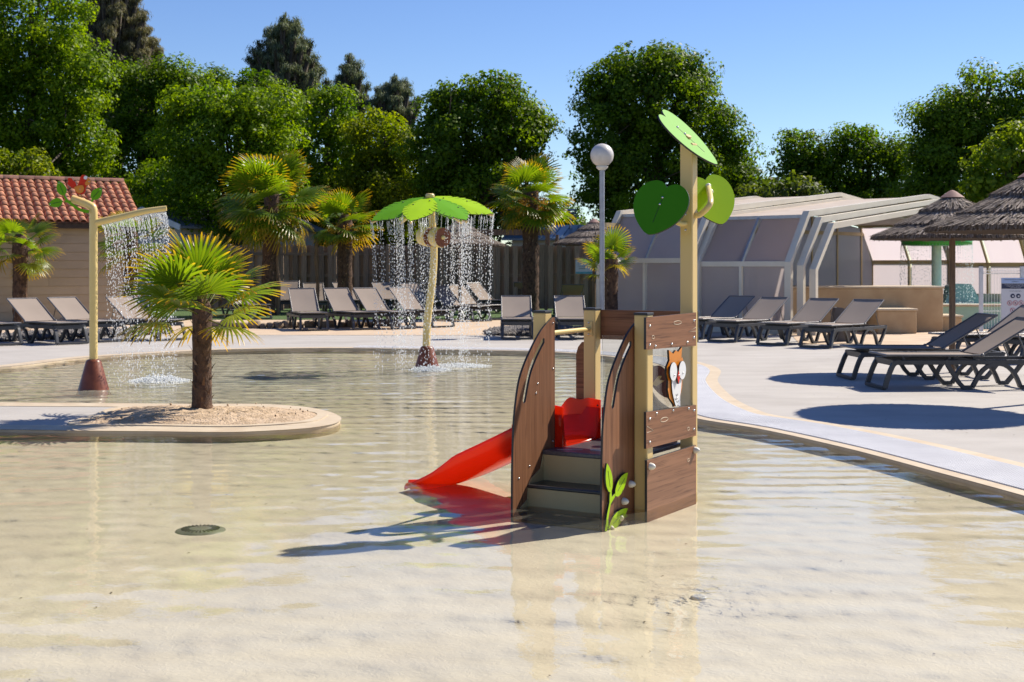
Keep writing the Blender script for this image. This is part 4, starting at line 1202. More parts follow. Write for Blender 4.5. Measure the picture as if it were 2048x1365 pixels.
# ------------------------------------------------------------------ straw parasols
def make_parasol():
    root = thing('straw_parasol', 'tiered straw parasol', 'parasol')
    MB().tube([(0, 0, 0), (0, 0, 2.42)], [.046, .042], 14).build('pole', M['wood_post'], root)
    rg = np.random.default_rng(8)
    tiers = ((.0, .44, 2.44, 2.21, 800), (.30, .78, 2.235, 2.015, 1500), (.60, 1.10, 2.055, 1.86, 2300))
    for (r0, r1, z0, z1, n) in tiers:
        V, F, C = [], [], []
        # thatch shell
        ns, nk = 8, 48
        for side in (0, 1):
            for i in range(ns + 1):
                u = i / ns; r = r0 + .02 + (r1 - r0 - .03) * u; z = z0 + (z1 - z0) * u - .012 * math.sin(math.pi * u) - .045 * side
                for k in range(nk):
                    a = 2 * math.pi * k / nk
                    rr = r * (1 + .012 * math.sin(a * 9 + i))
                    V.append((rr * math.cos(a), rr * math.sin(a), z)); C.append((.10, .075, .06))
        st = (ns + 1) * nk
        for side in (0, 1):
            for i in range(ns):
                for k in range(nk):
                    l = (k + 1) % nk; o = side * st
                    f = (o + i * nk + k, o + i * nk + l, o + (i + 1) * nk + l, o + (i + 1) * nk + k)
                    F.append(f[::-1] if side == 0 else f)
        for k in range(nk):
            l = (k + 1) % nk; F.append((ns * nk + k, ns * nk + l, st + ns * nk + l, st + ns * nk + k))
        # strands
        for q_ in range(n):
            a = rg.uniform(0, 2 * math.pi); u0 = rg.uniform(-.05, .72); Ls = rg.uniform(.28, .5)
            u1 = min(1.06 + rg.uniform(0, .05), u0 + Ls)
            da = rg.normal(0, .03); w = rg.uniform(.004, .009); g = rg.uniform(.45, 1.45)
            c = np.array([.27, .225, .19]) * g if rg.uniform() > .12 else np.array([.42, .36, .31]) * rg.uniform(.8, 1.2)
            o = len(V)
            lift = rg.uniform(.002, .02)
            for (u, aa, lf) in ((u0, a, .0), (u1, a + da, lift)):
                r = max(.01, r0 + (r1 - r0) * u); z = z0 + (z1 - z0) * u + lf + .004
                t = np.array([-math.sin(aa), math.cos(aa), 0]) * w
                p = np.array([r * math.cos(aa), r * math.sin(aa), z])
                V += [tuple(p - t), tuple(p + t)]; C += [tuple(c)] * 2
            F.append((o, o + 2, o + 3, o + 1))
        # ragged fringe
        for q_ in range(int(n * .55)):
            a = rg.uniform(0, 2 * math.pi); w = rg.uniform(.004, .010); c = np.array([.17, .135, .11]) * rg.uniform(.5, 1.4)
            o = len(V); r = r1 * rg.uniform(.955, 1.0); ln = rg.uniform(.04, .085)
            t = np.array([-math.sin(a), math.cos(a), 0]) * w; d_ = np.array([math.cos(a) * .5, math.sin(a) * .5, -.87])
            p = np.array([r * math.cos(a), r * math.sin(a), z0 + (z1 - z0) * ((r - r0) / (r1 - r0)) + .012])
            for s_ in (0, 1):
                V += [tuple(p + d_ * ln * s_ - t), tuple(p + d_ * ln * s_ + t)]; C += [tuple(c)] * 2
            F.append((o, o + 2, o + 3, o + 1))
        np_mesh('thatch_tier', np.array(V), np.array(F), M['straw'], root, col=np.array(C))
    MB().lathe([(.17, 2.385), (.15, 2.40), (.06, 2.465), (.02, 2.485), (.0005, 2.49)], 20).build('cap', pmat('pink_cap', (.30, .17, .14), (.24, .13, .11), rough=.8, scale=12), root)
    for k in range(8):
        a = k * math.pi / 4
        MB().tube([(0, 0, 2.30), (1.02 * math.cos(a), 1.02 * math.sin(a), 1.86)], .012, 6).build('rib', M['wood_post'], root)
    return root
PG = 'straw parasols'
pr = make_parasol()
p = (5.50, 14.22, 0); pr.location = p
tag(pr, 'large straw parasol whose round shadow lies closest to the pool grating', 'parasol', PG)
def parasol(x, y, s, lab, rz=0.0, sz=None):
    o = dup(pr); o.location = (x, y, 0); o.scale = (s, s, sz or s); o.rotation_euler = (0, 0, rz); tag(o, lab, 'parasol', PG); return o
parasol(6.0, 18.4, .98, 'straw parasol whose pole stands behind the side-on loungers', 1.0, 1.0)
parasol((1188 - 1024) * 38.5 / 2700, 38.5, 1.05, 'straw parasol between the lamp post and the board fence', 2.0, 1.13)
parasol((920 - 1024) * 37.0 / 2700, 37.0, 1.12, 'straw parasol behind the leaf fountain', 3.0, 1.10)

# ------------------------------------------------------------------ lamp post
lp = at(1204, 311, 29.0)
t = thing('lamp_post', 'grey lamp post with dull white globe behind the play tower', 'lamp post', (lp.x, lp.y, 0))
MB().tube([(0, 0, .05), (0, 0, lp.z - .26)], .055, 14).build('pole', M['galv'], t)
MB().lathe([(.16, 0), (.16, .03), (.07, .05), (.06, .15)], 16).build('base_plate', M['galv'], t)
MB().lathe([(.075, lp.z - .32), (.12, lp.z - .27), (.13, lp.z - .245), (.10, lp.z - .225)], 18).build('collar', M['knob'], t)
MB().ball((0, 0, lp.z), .25, 32, 20).build('globe', M['lamp_globe'], t)
# distant lamp seen beside the palm
dl = at(1141, 428, 52.0)
t = thing('lamp_post', 'thin distant lamp post with bare disc head beyond the board fence', 'lamp post', (dl.x, dl.y, 0))
MB().tube([(0, 0, 0), (0, 0, dl.z)], .05, 8).build('pole', M['galv'], t)
for k in range(3): MB().lathe([(.28, 0), (.22, .05), (.05, .07)], 14, c=(0, 0, dl.z - .12 + .12 * k)).build('disc', M['galv'], t)

# ------------------------------------------------------------------ palms
def frond_mesh(name, seed, nseg=26, spread=116, fl=.55, pet=.50, droop=.20, tipcol=(.50, .28, .03), g1=(.125, .20, .012), g2=(.085, .155, .010), dry=.0):
    rg = np.random.default_rng(seed)
    V, F, C = [], [], []
    def vv(p, c): V.append(p); C.append(c); return len(V) - 1
    # petiole along +X, sagging a little
    k = 5; prev = None
    for i in range(k + 1):
        u = i / k; x = pet * u; z = -.05 * u * u; w = .016 - .006 * u
        ring = [vv((x, w, z), (.16, .17, .03)), vv((x, 0, z + w * .6), (.18, .19, .035)), vv((x, -w, z), (.16, .17, .03)), vv((x, 0, z - w * .7), (.10, .10, .02))]
        if prev:
            for a in range(4): F.append((prev[a], prev[(a + 1) % 4], ring[(a + 1) % 4], ring[a]))
        prev = ring
    hub = np.array([pet, 0, -.05])
    for s in range(nseg):
        u = (s + .5) / nseg * 2 - 1
        a = math.radians(spread) * u
        d = np.array([math.cos(a), math.sin(a), 0]); sd = np.array([-math.sin(a), math.cos(a), 0])
        ln = fl * (1 - .22 * abs(u) ** 2) * rg.uniform(.93, 1.05)
        fuse = .46
        wmax = ln * fuse * math.radians(spread) / nseg * 1.04
        cone = .16 * abs(u)       # costapalmate fold
        dr = droop * rg.uniform(.6, 1.5)
        base = g1 if s % 2 else g2
        jit = rg.uniform(.85, 1.18)
        cb = np.array(base) * jit
        ct = np.array(tipcol) * rg.uniform(.6, 1.2)
        if dry: cb = cb * (1 - dry) + np.array((.40, .26, .03)) * dry
        st = [(0.02, .10), (fuse * .5, .55), (fuse, 1.0), (.72, .78), (.92, .55), (1.0, .18)]
        rows = []
        for (q_, w) in st:
            p = hub + d * ln * q_ + np.array([0, 0, .22 * ln * q_ * (1 - q_) * 1.2 - dr * ln * q_ ** 2.6 - cone * ln * q_ * .4])
            fold = .35 * w * wmax
            mixf = max(0, (q_ - .80) / .20) ** 1.1
            c = cb * (1 - mixf) + ct * mixf
            rows.append((vv(tuple(p - sd * w * wmax), tuple(c)), vv(tuple(p + np.array([0, 0, fold])), tuple(c * 1.12)), vv(tuple(p + sd * w * wmax), tuple(c))))
        for i in range(len(rows) - 1):
            a0, b0, c0 = rows[i]; a1, b1, c1 = rows[i + 1]
            F.append((a0, a1, b1, b0)); F.append((b0, b1, c1, c0))
    o = np_mesh(name, np.array(V), np.array(F), M['frond'], col=np.array(C))
    return o
frs = [frond_mesh('frond', 1, droop=.10), frond_mesh('frond', 2, droop=.16, fl=.52), frond_mesh('frond', 3, droop=.24, fl=.50, pet=.46, dry=.12),
       frond_mesh('frond', 4, droop=.06, spread=80, fl=.58, pet=.40), frond_mesh('frond', 5, droop=.40, fl=.46, dry=.5)]
FM = [o.data for o in frs]
for o in frs: bpy.data.objects.remove(o)
dk_ = lambda mesh, f: mesh
def darker(mesh, f):
    m2 = mesh.copy(); n = len(m2.vertices); a = np.empty(n * 4, np.float32)
    m2.color_attributes['col'].data.foreach_get('color', a); a = a.reshape(-1, 4); a[:, :3] *= np.array(f); m2.color_attributes['col'].data.foreach_set('color', a.ravel()); return m2
FD = [darker(m, (.95, .95, .9)) for m in FM]
def palm(x, y, h, tr, fs, nfr, label, seed, meshes=FM, flowers=False, z0=0.0, elev=(78, -38), lean=(0, 0), skirt=.35, bigstub=1.0, power=.9, front=0):
    rg = random.Random(seed)
    t = thing('fan_palm', label, 'palm tree', (x, y, z0), group='fan palms')
    n = max(10, int(h * 9)); prof = []
    for i in range(n + 1):
        u = i / n
        r = tr * (1.12 - .1 * u + (.10 if u > .75 else 0)) * (1 + rg.uniform(-.06, .06))
        if u < .04: r *= 1.1
        prof.append((r, h * u))
    prof.append((tr * .6, h + tr * .9))
    mb = MB().lathe(prof, 18)
    mb.v = [(v[0] * (1 + rg.uniform(-.05, .05)) + lean[0] * (v[2] / h) ** 1.5, v[1] * (1 + rg.uniform(-.05, .05)) + lean[1] * (v[2] / h) ** 1.5, v[2]) for v in mb.v]
    trunk = mb.build('trunk', M['palm_trunk'], t)
    # old leaf-base stubs and fibre
    V, F, C = [], [], []
    ns = int(h * 70 * (tr / .13))
    for k in range(ns):
        u = (k + rg.random()) / ns; a = k * 2.399 + rg.uniform(-.3, .3); r = tr * 1.06
        w = rg.uniform(.010, .022) * bigstub; ln = rg.uniform(.05, .11) * bigstub; tilt = rg.uniform(.15, .9)
        z = h * u; ca, sa = math.cos(a), math.sin(a); o = len(V)
        ox, oy = lean[0] * u ** 1.5, lean[1] * u ** 1.5
        g = rg.uniform(.5, 1.7); c = (.115 * g, .07 * g, .045 * g) if rg.random() < .72 else (.26, .19, .14)
        for (q_, ww, off) in ((0, w, .0), (.6, w * .8, .45), (1, w * .3, 1.0)):
            rr = r - .01 + math.sin(tilt) * ln * off; zz = z + math.cos(tilt) * ln * q_
            for s_ in (-1, 1):
                V.append((rr * ca - s_ * ww * sa + ox, rr * sa + s_ * ww * ca + oy, zz)); C.append(c)
        F += [(o, o + 1, o + 3, o + 2), (o + 2, o + 3, o + 5, o + 4)]
    for k in range(int(h * 160)):
        z = rg.uniform(0, h * 1.02); a = rg.uniform(0, 6.28); r = tr * rg.uniform(1.0, 1.08); o = len(V); u = z / h
        ox, oy = lean[0] * min(1, u) ** 1.5, lean[1] * min(1, u) ** 1.5
        d_ = (rg.uniform(-.5, .5), rg.uniform(-.5, .5)); ln = rg.uniform(.03, .09); w = .0025
        ca, sa = math.cos(a), math.sin(a); g = rg.uniform(.4, 1.3); c = (.14 * g, .085 * g, .05 * g)
        p = (r * ca + ox, r * sa + oy, z); e = (p[0] + (ca + d_[0]) * ln, p[1] + (sa + d_[1]) * ln, z - ln * rg.uniform(-.4, .9))
        V += [(p[0] - w * sa, p[1] + w * ca, p[2]), (p[0] + w * sa, p[1] - w * ca, p[2]), (e[0], e[1], e[2]), (e[0] - .001, e[1], e[2])]; C += [c] * 4
        F.append((o, o + 1, o + 2, o + 3))
    fb = np_mesh('trunk_fibre', np.array(V), np.array(F), M['straw'], trunk, col=np.array(C)); fb['kind'] = 'stuff'
    for k in range(nfr + front):
        u = (k + .5) / nfr
        e = elev[0] + (elev[1] - elev[0]) * (u ** power) + rg.uniform(-9, 9)
        a = k * 137.5 + rg.uniform(-16, 16)
        if k >= nfr: u = .55 + .3 * (k - nfr) / front; e = rg.uniform(-42, -5); a = -90 + (k - nfr + .5 - front / 2) * 150 / front
        mi = (3 if rg.random() < .5 else 0) if u < .18 else (0 if u < .55 else (1 if u < .8 else (2 if rg.random() < .75 else 4)))
        o = bpy.data.objects.new('frond', meshes[mi]); COL.objects.link(o); o.parent = t
        o.location = (lean[0], lean[1], h - tr * .2 - u * skirt * fs)
        s = fs * rg.uniform(.88, 1.1) * (.85 if u < .1 else 1)
        o.scale = (s, s, s)
        o.rotation_euler = (Matrix.Rotation(R(a), 3, 'Z') @ Matrix.Rotation(R(-e), 3, 'Y') @ Matrix.Rotation(R(rg.uniform(-28, 28)), 3, 'X')).to_euler()
    if flowers:
        for k in range(flowers):
            a = k * 2 * math.pi / flowers + rg.uniform(-.3, .3); V, F, C = [], [], []
            nn = 260
            for j in range(nn):
                u = rg.random() ** .7; d0 = .15 + .55 * u; p = Vector((d0 * math.cos(a), d0 * math.sin(a), .05 - .75 * u * u + .25 * u))
                p = p * .75 * fs + Vector((rg.gauss(0, .06), rg.gauss(0, .06), rg.gauss(0, .07))) * fs
                s = rg.uniform(.015, .035) * fs; n1 = Vector((rg.gauss(0, 1), rg.gauss(0, 1), rg.gauss(0, 1))).normalized(); n2 = n1.orthogonal().normalized()
                o = len(V); V += [tuple(p - n1 * s), tuple(p + n2 * s * .5), tuple(p + n1 * s), tuple(p - n2 * s * .5)]
                g = rg.uniform(.6, 1.2); C += [(.62 * g, .33 * g, .02 * g)] * 4; F.append((o, o + 1, o + 2, o + 3))
            f = np_mesh('flower_spray', np.array(V), np.array(F), M['flower'], t, col=np.array(C)); f['kind'] = 'stuff'; f.location = (lean[0], lean[1], h - tr * 1.5)
    return t
ip = gp(404, 822, .03)
palm(ip.x, ip.y, 1.02, .086, .84, 20, 'low fan palm with thick shaggy trunk in the sand bed', 29, z0=.03, elev=(84, -12), skirt=.12, bigstub=1.25, power=1.15)
def palm_px(px, py_base, py_crown, w_px, fs, nfr, label, seed, **kw):
    g = gp(px, py_base); h = CAMZ + (HY - py_crown) * g.y / FPX
    return palm(g.x, g.y, h, w_px / 2 * g.y / FPX, fs, nfr, label, seed, **kw)
palm_px(40, 650, 480, 26, 1.0, 20, 'fan palm in front of the siding wall with yellow fronds under the tiled eave', 22, elev=(60, -30))
palm_px(262, 650, 470, 24, 1.0, 22, 'fan palm partly hidden behind the falling shower water', 23, elev=(65, -40), meshes=FD)
palm_px(536, 632, 388, 25, 1.6, 32, 'tallest fan palm with dense green crown by the board fence', 24, elev=(86, -52), meshes=FD, lean=(.12, 0), skirt=.28, front=8)
palm_px(690, 627, 442, 27, 1.22, 20, 'shorter fan palm with drooping orange flower sprays by the board fence', 25, elev=(84, -25), meshes=FD, flowers=4, skirt=.15, front=4)
palm_px(1061, 626, 386, 30, 1.42, 27, 'fan palm with many orange flower sprays behind the facing loungers', 26, elev=(84, -44), meshes=FD, flowers=6, skirt=.25, front=6)
palm_px(1221, 664, 520, 27, .80, 13, 'small fan palm with few upright yellow-green fronds beside the lamp post', 27, elev=(82, 5))
# support stake at palms
for (px, py, top_, lab) in ((555, 632, 488, 'thin timber stake beside the tallest palm'), (633, 628, 478, 'thin crooked timber stake beside the shorter flowering palm'), (1113, 618, 470, 'thin timber stake beside the palm with many flower sprays')):
    g = gp(px, py); h = CAMZ + (HY - top_) * g.y / FPX
    o = MB().tube(catmull([Vector((0, 0, 0)), Vector((.04, 0, h * .4)), Vector((-.02, 0, h * .75)), Vector((.03, 0, h))], 4), .055, 8).build('timber_stake', M['wood_post'], loc=(g.x, g.y, 0))
    tag(o, lab, 'stake', 'palm support stakes')

# ------------------------------------------------------------------ tiled building with horizontal siding
psi = R(27)
wd = Vector((math.cos(psi), math.sin(psi), 0))            # along the wall, to the right and away
wn_ = Vector((math.sin(psi), -math.cos(psi), 0))          # out of the wall, towards the pool
ER = Vector((-9.80, 35.86, 0))                            # right end of the eave
bld = thing('tiled_building', 'low building with beige siding and orange clay tile roof', 'building', ER, psi)
# local frame: x along wall (negative = left), y = into the building, z up
RUN, EZ, RZ = 2.4, 2.60, 3.80
BL = 6.6
sl_ = math.atan2(RZ - EZ, RUN); sd_ = Vector((0, math.cos(sl_), math.sin(sl_)))
MB().box((-BL / 2 - .25, 2.55, 1.25), (BL - .4, 4.5, 2.46)).build('wall_core', M['siding'], bld)
for k in range(11):
    z = .05 + k * .222
    x0 = -.45; seams = [-.45, -2.35 - .9 * (k % 2), -4.6 - .5 * (k % 3), -BL]
    for a, b_ in zip(seams[:-1], seams[1:]):
        w = a - b_ - .006
        mb = MB().prism([[(.0, 0), (.022, .0), (.006, .216), (.0, .216)]], b_, b_ + w, lambda a_, c_, h: (h, .285 - a_, z + c_))
        mb.build('siding_board', M['siding'], bld)
MB().box((-BL / 2 - .2, .03, EZ - .10), (BL, .03, .14)).build('fascia', M['dark_wood'], bld)
mb = MB(); y0 = .0
roof = MB().add([(-BL - .3, .02, EZ - .05), (.0, .02, EZ - .05), (0, RUN, RZ - .05), (-BL - .3, RUN, RZ - .05), (0, RUN * 2, EZ - .05), (-BL - .3, RUN * 2, EZ - .05)],
               [(0, 1, 2, 3), (3, 2, 4, 5), (1, 4, 2)]).build('roof', M['dark_wood'], bld)
MB().add([(-.42, .3, 2.45), (-.42, RUN * 2 - .3, 2.45), (-.42, RUN, RZ - .1)], [(0, 1, 2)]).build('gable', M['siding'], bld)
# clay tiles: half-round covers, one object each
def tile_mesh(Ln, r0, r1, n=7):
    mb = MB(); vs = []
    for (y, r) in ((0, r0), (Ln, r1)):
        for t in (1.0, .82):
            for k in range(n + 1):
                a = math.pi * k / n; vs.append((r * t * math.cos(a), y, r * t * math.sin(a) * .78))
    m = n + 1; fs = []
    for k in range(n):
        fs.append((k + 1, k, 2 * m + k, 2 * m + k + 1))
    for k in range(n): fs.append((k, k + 1, m + k + 1, m + k))
    return mb.add(vs, fs, 0, True)
Ls = math.hypot(RUN, RZ - EZ); rows = 9; pitch = .205; cols = 31
tm = tile_mesh(Ls / rows * 1.22, .098, .080).build('tile', M['roof_tile'], roof)
tmesh = tm.data; bpy.data.objects.remove(tm)
rg = random.Random(4)
rest = MB()
cnt = 0
for j in range(rows):
    for i in range(cols):
        x = -.10 - i * pitch; s0 = j * Ls / rows - .03
        loc = Vector((x + rg.uniform(-.008, .008), .0, EZ)) + sd_ * s0 + Vector((0, -math.sin(sl_), math.cos(sl_))) * (.015 + .004 * (j % 2))
        if cnt >= 290: break
        o = bpy.data.objects.new('tile', tmesh); COL.objects.link(o); o.parent = roof
        o.location = loc; o.rotation_euler = (sl_ - R(3.5) + R(rg.uniform(-.8, .8)), 0, R(rg.uniform(-1.5, 1.5))); cnt += 1
# under-channels as one sheet of valleys
V_, F_ = [], []
nx = cols * 2
for j, s_ in enumerate((-.03, Ls)):
    for i in range(nx + 1):
        x = -i * pitch / 2 + 0.0; dz = .0 if i % 2 else .02
        p = Vector((x, 0, EZ - .02 + dz)) + sd_ * s_
        V_.append(tuple(p))
for i in range(nx): F_.append((i, nx + 1 + i, nx + 2 + i, i + 1))
MB().add(V_, F_).build('channel_tiles', M['roof_tile'], roof)
rm = MB(); 
for i in range(17):
    x0 = -.05 - i * .40
    t = tile_mesh(.43, .135, .120).v; f = tile_mesh(.43, .135, .120).f
    mb = MB().add([(x0 - v[1], RUN + v[0], RZ + .02 + v[2] + (.012 if True else 0) * (v[1] / .43)) for v in t], [g[::-1] for g in f], 0, True)
    mb.build('ridge_tile', M['ridge_tile'], roof)

# ------------------------------------------------------------------ board fence
FY = 44.5
fx0, fx1 = -11.2, 3.0
fn_ = thing('board_fence', 'tall weathered timber fence of overlapping upright boards', 'fence', (0, FY, 0))
rg = random.Random(9)
bmesh_ = MB().box((0, 0, 0), (1, 1, 1)).build('board', M['fence_wood']); bmd = bmesh_.data; bpy.data.objects.remove(bmesh_)
def board(x, y, w, t_, z0, z1, name='board'):
    o = bpy.data.objects.new(name, bmd); COL.objects.link(o); o.parent = fn_
    o.location = (x, y, (z0 + z1) / 2); o.scale = (w, t_, z1 - z0); o.rotation_euler = (0, R(rg.uniform(-.5, .5)), R(rg.uniform(-1, 1)))
x = fx0; k = 0
while x < fx1:
    w = .165
    zt = 2.14 + rg.uniform(-.02, .03)
    board(x, -.045, w, .022, .05, zt)
    board(x + .145 + rg.uniform(-.01, .01), .045, w, .022, .05, zt - rg.uniform(-.02, .05))
    if k % 6 == 0: board(x + .145, -.012, .10, .10, -.2, 2.18, 'fence_post')
    x += .29; k += 1
for z in (.45, 1.15, 1.85):
    board((fx0 + fx1) / 2, .0, fx1 - fx0, .045, z - .05, z + .05, 'fence_rail')
# depth notice on the fence
nb = at(1174, 533, FY - .12)
ns_ = thing('depth_notice', 'weathered white notice board with teal lower edge hanging on the board fence', 'sign', (nb.x, nb.y, CAMZ - (533 - 533)))
W_, H_ = 46 * FY / FPX, 31 * FY / FPX
MB().box((0, 0, 0), (W_, .02, H_)).build('board', M['sign_white'], ns_)
MB().box((0, -.012, -H_ * .42), (W_ * .985, .006, H_ * .14)).build('teal_band', M['sign_teal'], ns_)
def text(s, size, loc, mat, parent, rot=(R(90), 0, 0), align='CENTER', name='lettering'):
    c = bpy.data.curves.new(name, 'FONT'); c.body = s; c.size = size; c.align_x = align; c.align_y = 'CENTER'; c.extrude = .001
    tmp = bpy.data.objects.new(name, c); COL.objects.link(tmp)
    me = bpy.data.meshes.new_from_object(tmp.evaluated_get(bpy.context.evaluated_depsgraph_get()))
    bpy.data.objects.remove(tmp)
    me.materials.clear(); me.materials.append(mat)
    o = bpy.data.objects.new(name, me); COL.objects.link(o); o.parent = parent; o.location = loc; o.rotation_euler = rot
    return o
text('PROFONDEURS', .085, (-.08, -.014, H_ * .42), M['sign_navy'], ns_)
text('BASSINS LUDIQUES - ESPACE AQUATIQUE', .03, (0, -.014, H_ * .30), M['sign_navy'], ns_)
for (a, b_, w, h) in ((-.18, .05, .22, .12), (.16, .03, .02, .2), (-.16, -.07, .2, .02)):
    MB().tube([(a - w / 2, -.013, b_ - h / 2), (a + w / 2, -.013, b_ - h / 2), (a + w / 2, -.013, b_ + h / 2), (a - w / 2, -.013, b_ + h / 2)], .004, 4, closed=True, caps=False).build('outline', M['stone'], ns_)

# timber post frame and blue-roofed cabin beyond the fence
tp_ = gp(1095, 618); t = thing('timber_pergola', 'timber post and beam frame beside the flowering palm', 'pergola', (tp_.x, tp_.y, 0))
H_t = CAMZ + (HY - 458) * tp_.y / FPX
MB().box((0, 0, H_t / 2), (.15, .15, H_t)).build('post', M['wood_post'], t, bevel=.01)
MB().box((-1.35, .05, H_t - .12), (2.9, .08, .20)).build('beam', M['wood_post'], t)
MB().box((-2.6, 0, H_t / 2), (.15, .15, H_t)).build('post', M['wood_post'], t, bevel=.01)
MB().bar((0, .02, H_t - .9), (-.8, .02, H_t - .22), .08, .10).build('brace', M['wood_post'], t)
def cabin(name, label, cx, D, w, dpt, wall_h, ridge_h, roofm, rz, group=None, gable=True):
    p = Vector(((cx - CX) * D / FPX, D, 0)); t = thing(name, label, 'cabin', p, rz, group)
    MB().box((0, 0, wall_h / 2), (w, dpt, wall_h)).build('wall', M['mh_wall'], t)
    for k in range(10): MB().box((0, -dpt / 2 - .008, .12 + k * wall_h / 10), (w - .02, .012, wall_h / 10 - .015)).build('cladding_board', M['mh_wall'], t)
    e = .35
    rf = MB()
    for sg in (-1, 1):
        a = Vector((sg * (w / 2 + e), 0, wall_h - .05)); b_ = Vector((0, 0, ridge_h))
        pts = [(a.x, -dpt / 2 - e, a.z), (0, -dpt / 2 - e, ridge_h), (0, dpt / 2 + e, ridge_h), (a.x, dpt / 2 + e, a.z)]
        up = [(x_, y_, z_ + .07) for x_, y_, z_ in pts]
        rf.add(pts + up, [(0, 1, 2, 3), (4, 5, 6, 7), (0, 1, 5, 4), (1, 2, 6, 5), (2, 3, 7, 6), (3, 0, 4, 7)])
    rf = rf.build('roof', roofm, t)
    for sg in (-1, 1):
        for k in range(14):
            y = -dpt / 2 - e + .1 + k * (dpt + 2 * e - .2) / 13
            MB().bar((sg * (w / 2 + e), y, wall_h + .035), (0, y, ridge_h + .085), .05, .03).build('roof_batten', roofm, rf)
        MB().bar((sg * (w / 2 + e + .02), -dpt / 2 - e - .02, wall_h - .02), (0, -dpt / 2 - e - .02, ridge_h + .04), .04, .20).build('barge_board', M['mh_trim'], rf)
    MB().add([(-w / 2, -dpt / 2 - .01, wall_h - .02), (w / 2, -dpt / 2 - .01, wall_h - .02), (0, -dpt / 2 - .01, ridge_h - .05)], [(0, 1, 2)]).build('gable', M['mh_wall'], t)
    MB().box((0, -dpt / 2 - .02, wall_h * .62), (w * .5, .02, .8)).build('window', M['dark_glass'], t)
    MB().box((0, -dpt / 2 - .032, wall_h * .62 - .44), (w * .55, .03, .06)).build('window_sill', M['mh_trim'], t)
    return t
cabin('holiday_cabin', 'pale cabin with white barge boards and dark low roof behind the palms', 440, 52, 3.6, 6.5, 2.85, 3.48, M['mh_roof'], R(-38), 'holiday cabins')
cabin('holiday_cabin', 'cabin with blue-grey ribbed roof beyond the board fence', 1150, 53, 7.0, 4.0, 2.45, 3.0, M['mh_roof_blue'], R(82), 'holiday cabins')

# ------------------------------------------------------------------ stone border, stones one by one
sb = thing('stone_border', 'low dry stone edging between the tan paving and the turf', 'stone border', (0, 0, 0))
rg = random.Random(6)
ctr = [gp(395, 652), gp(440, 655), gp(520, 657.5), gp(600, 656), gp(700, 655), gp(800, 652)]
cp = catmull(ctr, 12); d_acc = 0; i = 0
while i < len(cp) - 2:
    st = rg.choice((2, 3, 5)); j = min(len(cp) - 1, i + st); a, b_ = cp[i], cp[j]; w = (b_ - a).length; c = (a + b_) / 2; hh = rg.uniform(.11, .20)
    mb = MB().ball((0, 0, 0), .5, 8, 6); mb.v = [tuple(Vector((math.copysign(abs(v[0] * 2) ** .5, v[0]) * w * .49, math.copysign(abs(v[1] * 2) ** .6, v[1]) * .14, math.copysign(abs(v[2] * 2) ** .6, v[2]) * hh * .55)) * (1 + rg.uniform(-.06, .06))) for v in mb.v]
    dv = b_ - a
    o = mb.build('stone', M['stone'], sb, loc=(c.x, c.y, hh * .45), rot=(0, 0, math.atan2(dv.y, dv.x) + rg.uniform(-.05, .05))); i = j
# a few loose stones against the siding building
for k, (px, py, s) in enumerate(((143, 658, .28), (130, 664, .2), (118, 660, .16), (47, 668, .13))):
    g = gp(px, py); mb = MB().ball((0, 0, 0), s, 9, 7); mb.v = [(v[0] * 1.2 * (1 + rg.uniform(-.12, .12)), v[1] * (1 + rg.uniform(-.12, .12)), v[2] * .75 * (1 + rg.uniform(-.12, .12))) for v in mb.v]
    tag(mb.build('boulder', M['stone'], loc=(g.x, g.y, s * .5)), ('largest rounded boulder by the siding wall', 'mid-sized boulder beside the largest one by the siding wall', 'small boulder at the end of the boulder group by the siding wall', 'small pale stone under the lounger by the palm')[k], 'stone', 'loose stones by the siding wall')

# ------------------------------------------------------------------ telescopic pool enclosure
phi = R(42)
ax = Vector((math.cos(phi), -math.sin(phi), 0))     # along the near wall, to the right and closer
dp = Vector((math.sin(phi), math.cos(phi), 0))      # across, away from the pool
O_ = Vector((6.0, 28.2, 0))                          # near right foot
enc = thing('pool_enclosure', 'telescopic pool enclosure of cream frames and smoky polycarbonate panels', 'pool enclosure', O_, -phi)
# local: x along wall (right +), y across (away +)
HWID = 6.55
def section(g):
    """cross-section points (y,z), g = growth of the module"""
    w0 = -g; w1 = 2 * HWID + g
    return [(w0, 0), (w0, 1.50 + g * .6), (w0 + .74, 2.52 + g), (HWID, 3.12 + g), (w1 - .74, 2.52 + g), (w1, 1.50 + g * .6), (w1, 0)]
def rib(x, g, w=.14, mat=None, t_=.10, name='rib'):
    P = [Vector((x, a, b_)) for a, b_ in section(g + .05)]
    return MB().sweep(P, w, t_, (1, 0, 0)).build(name, mat or M['frame_white'], enc)
mods = ((-5.15, -2.60, .13), (-2.52, -.28, .0), )
for x in (-5.15, -2.62): rib(x, .13)
rib(-2.50, .0); 
for k, x in enumerate((-.22, .0, .22)): rib(x, .0 - .13 * k, w=.15)
def quad(p, t_, name, mat, parent=enc):
    p = [Vector(v) for v in p]; n_ = (p[1] - p[0]).cross(p[3] - p[0]).normalized() * t_
    vs = p + [v + n_ for v in p]
    return MB().add(vs, [(3, 2, 1, 0), (4, 5, 6, 7), (0, 1, 5, 4), (1, 2, 6, 5), (2, 3, 7, 6), (3, 0, 4, 7)]).build(name, mat, parent)
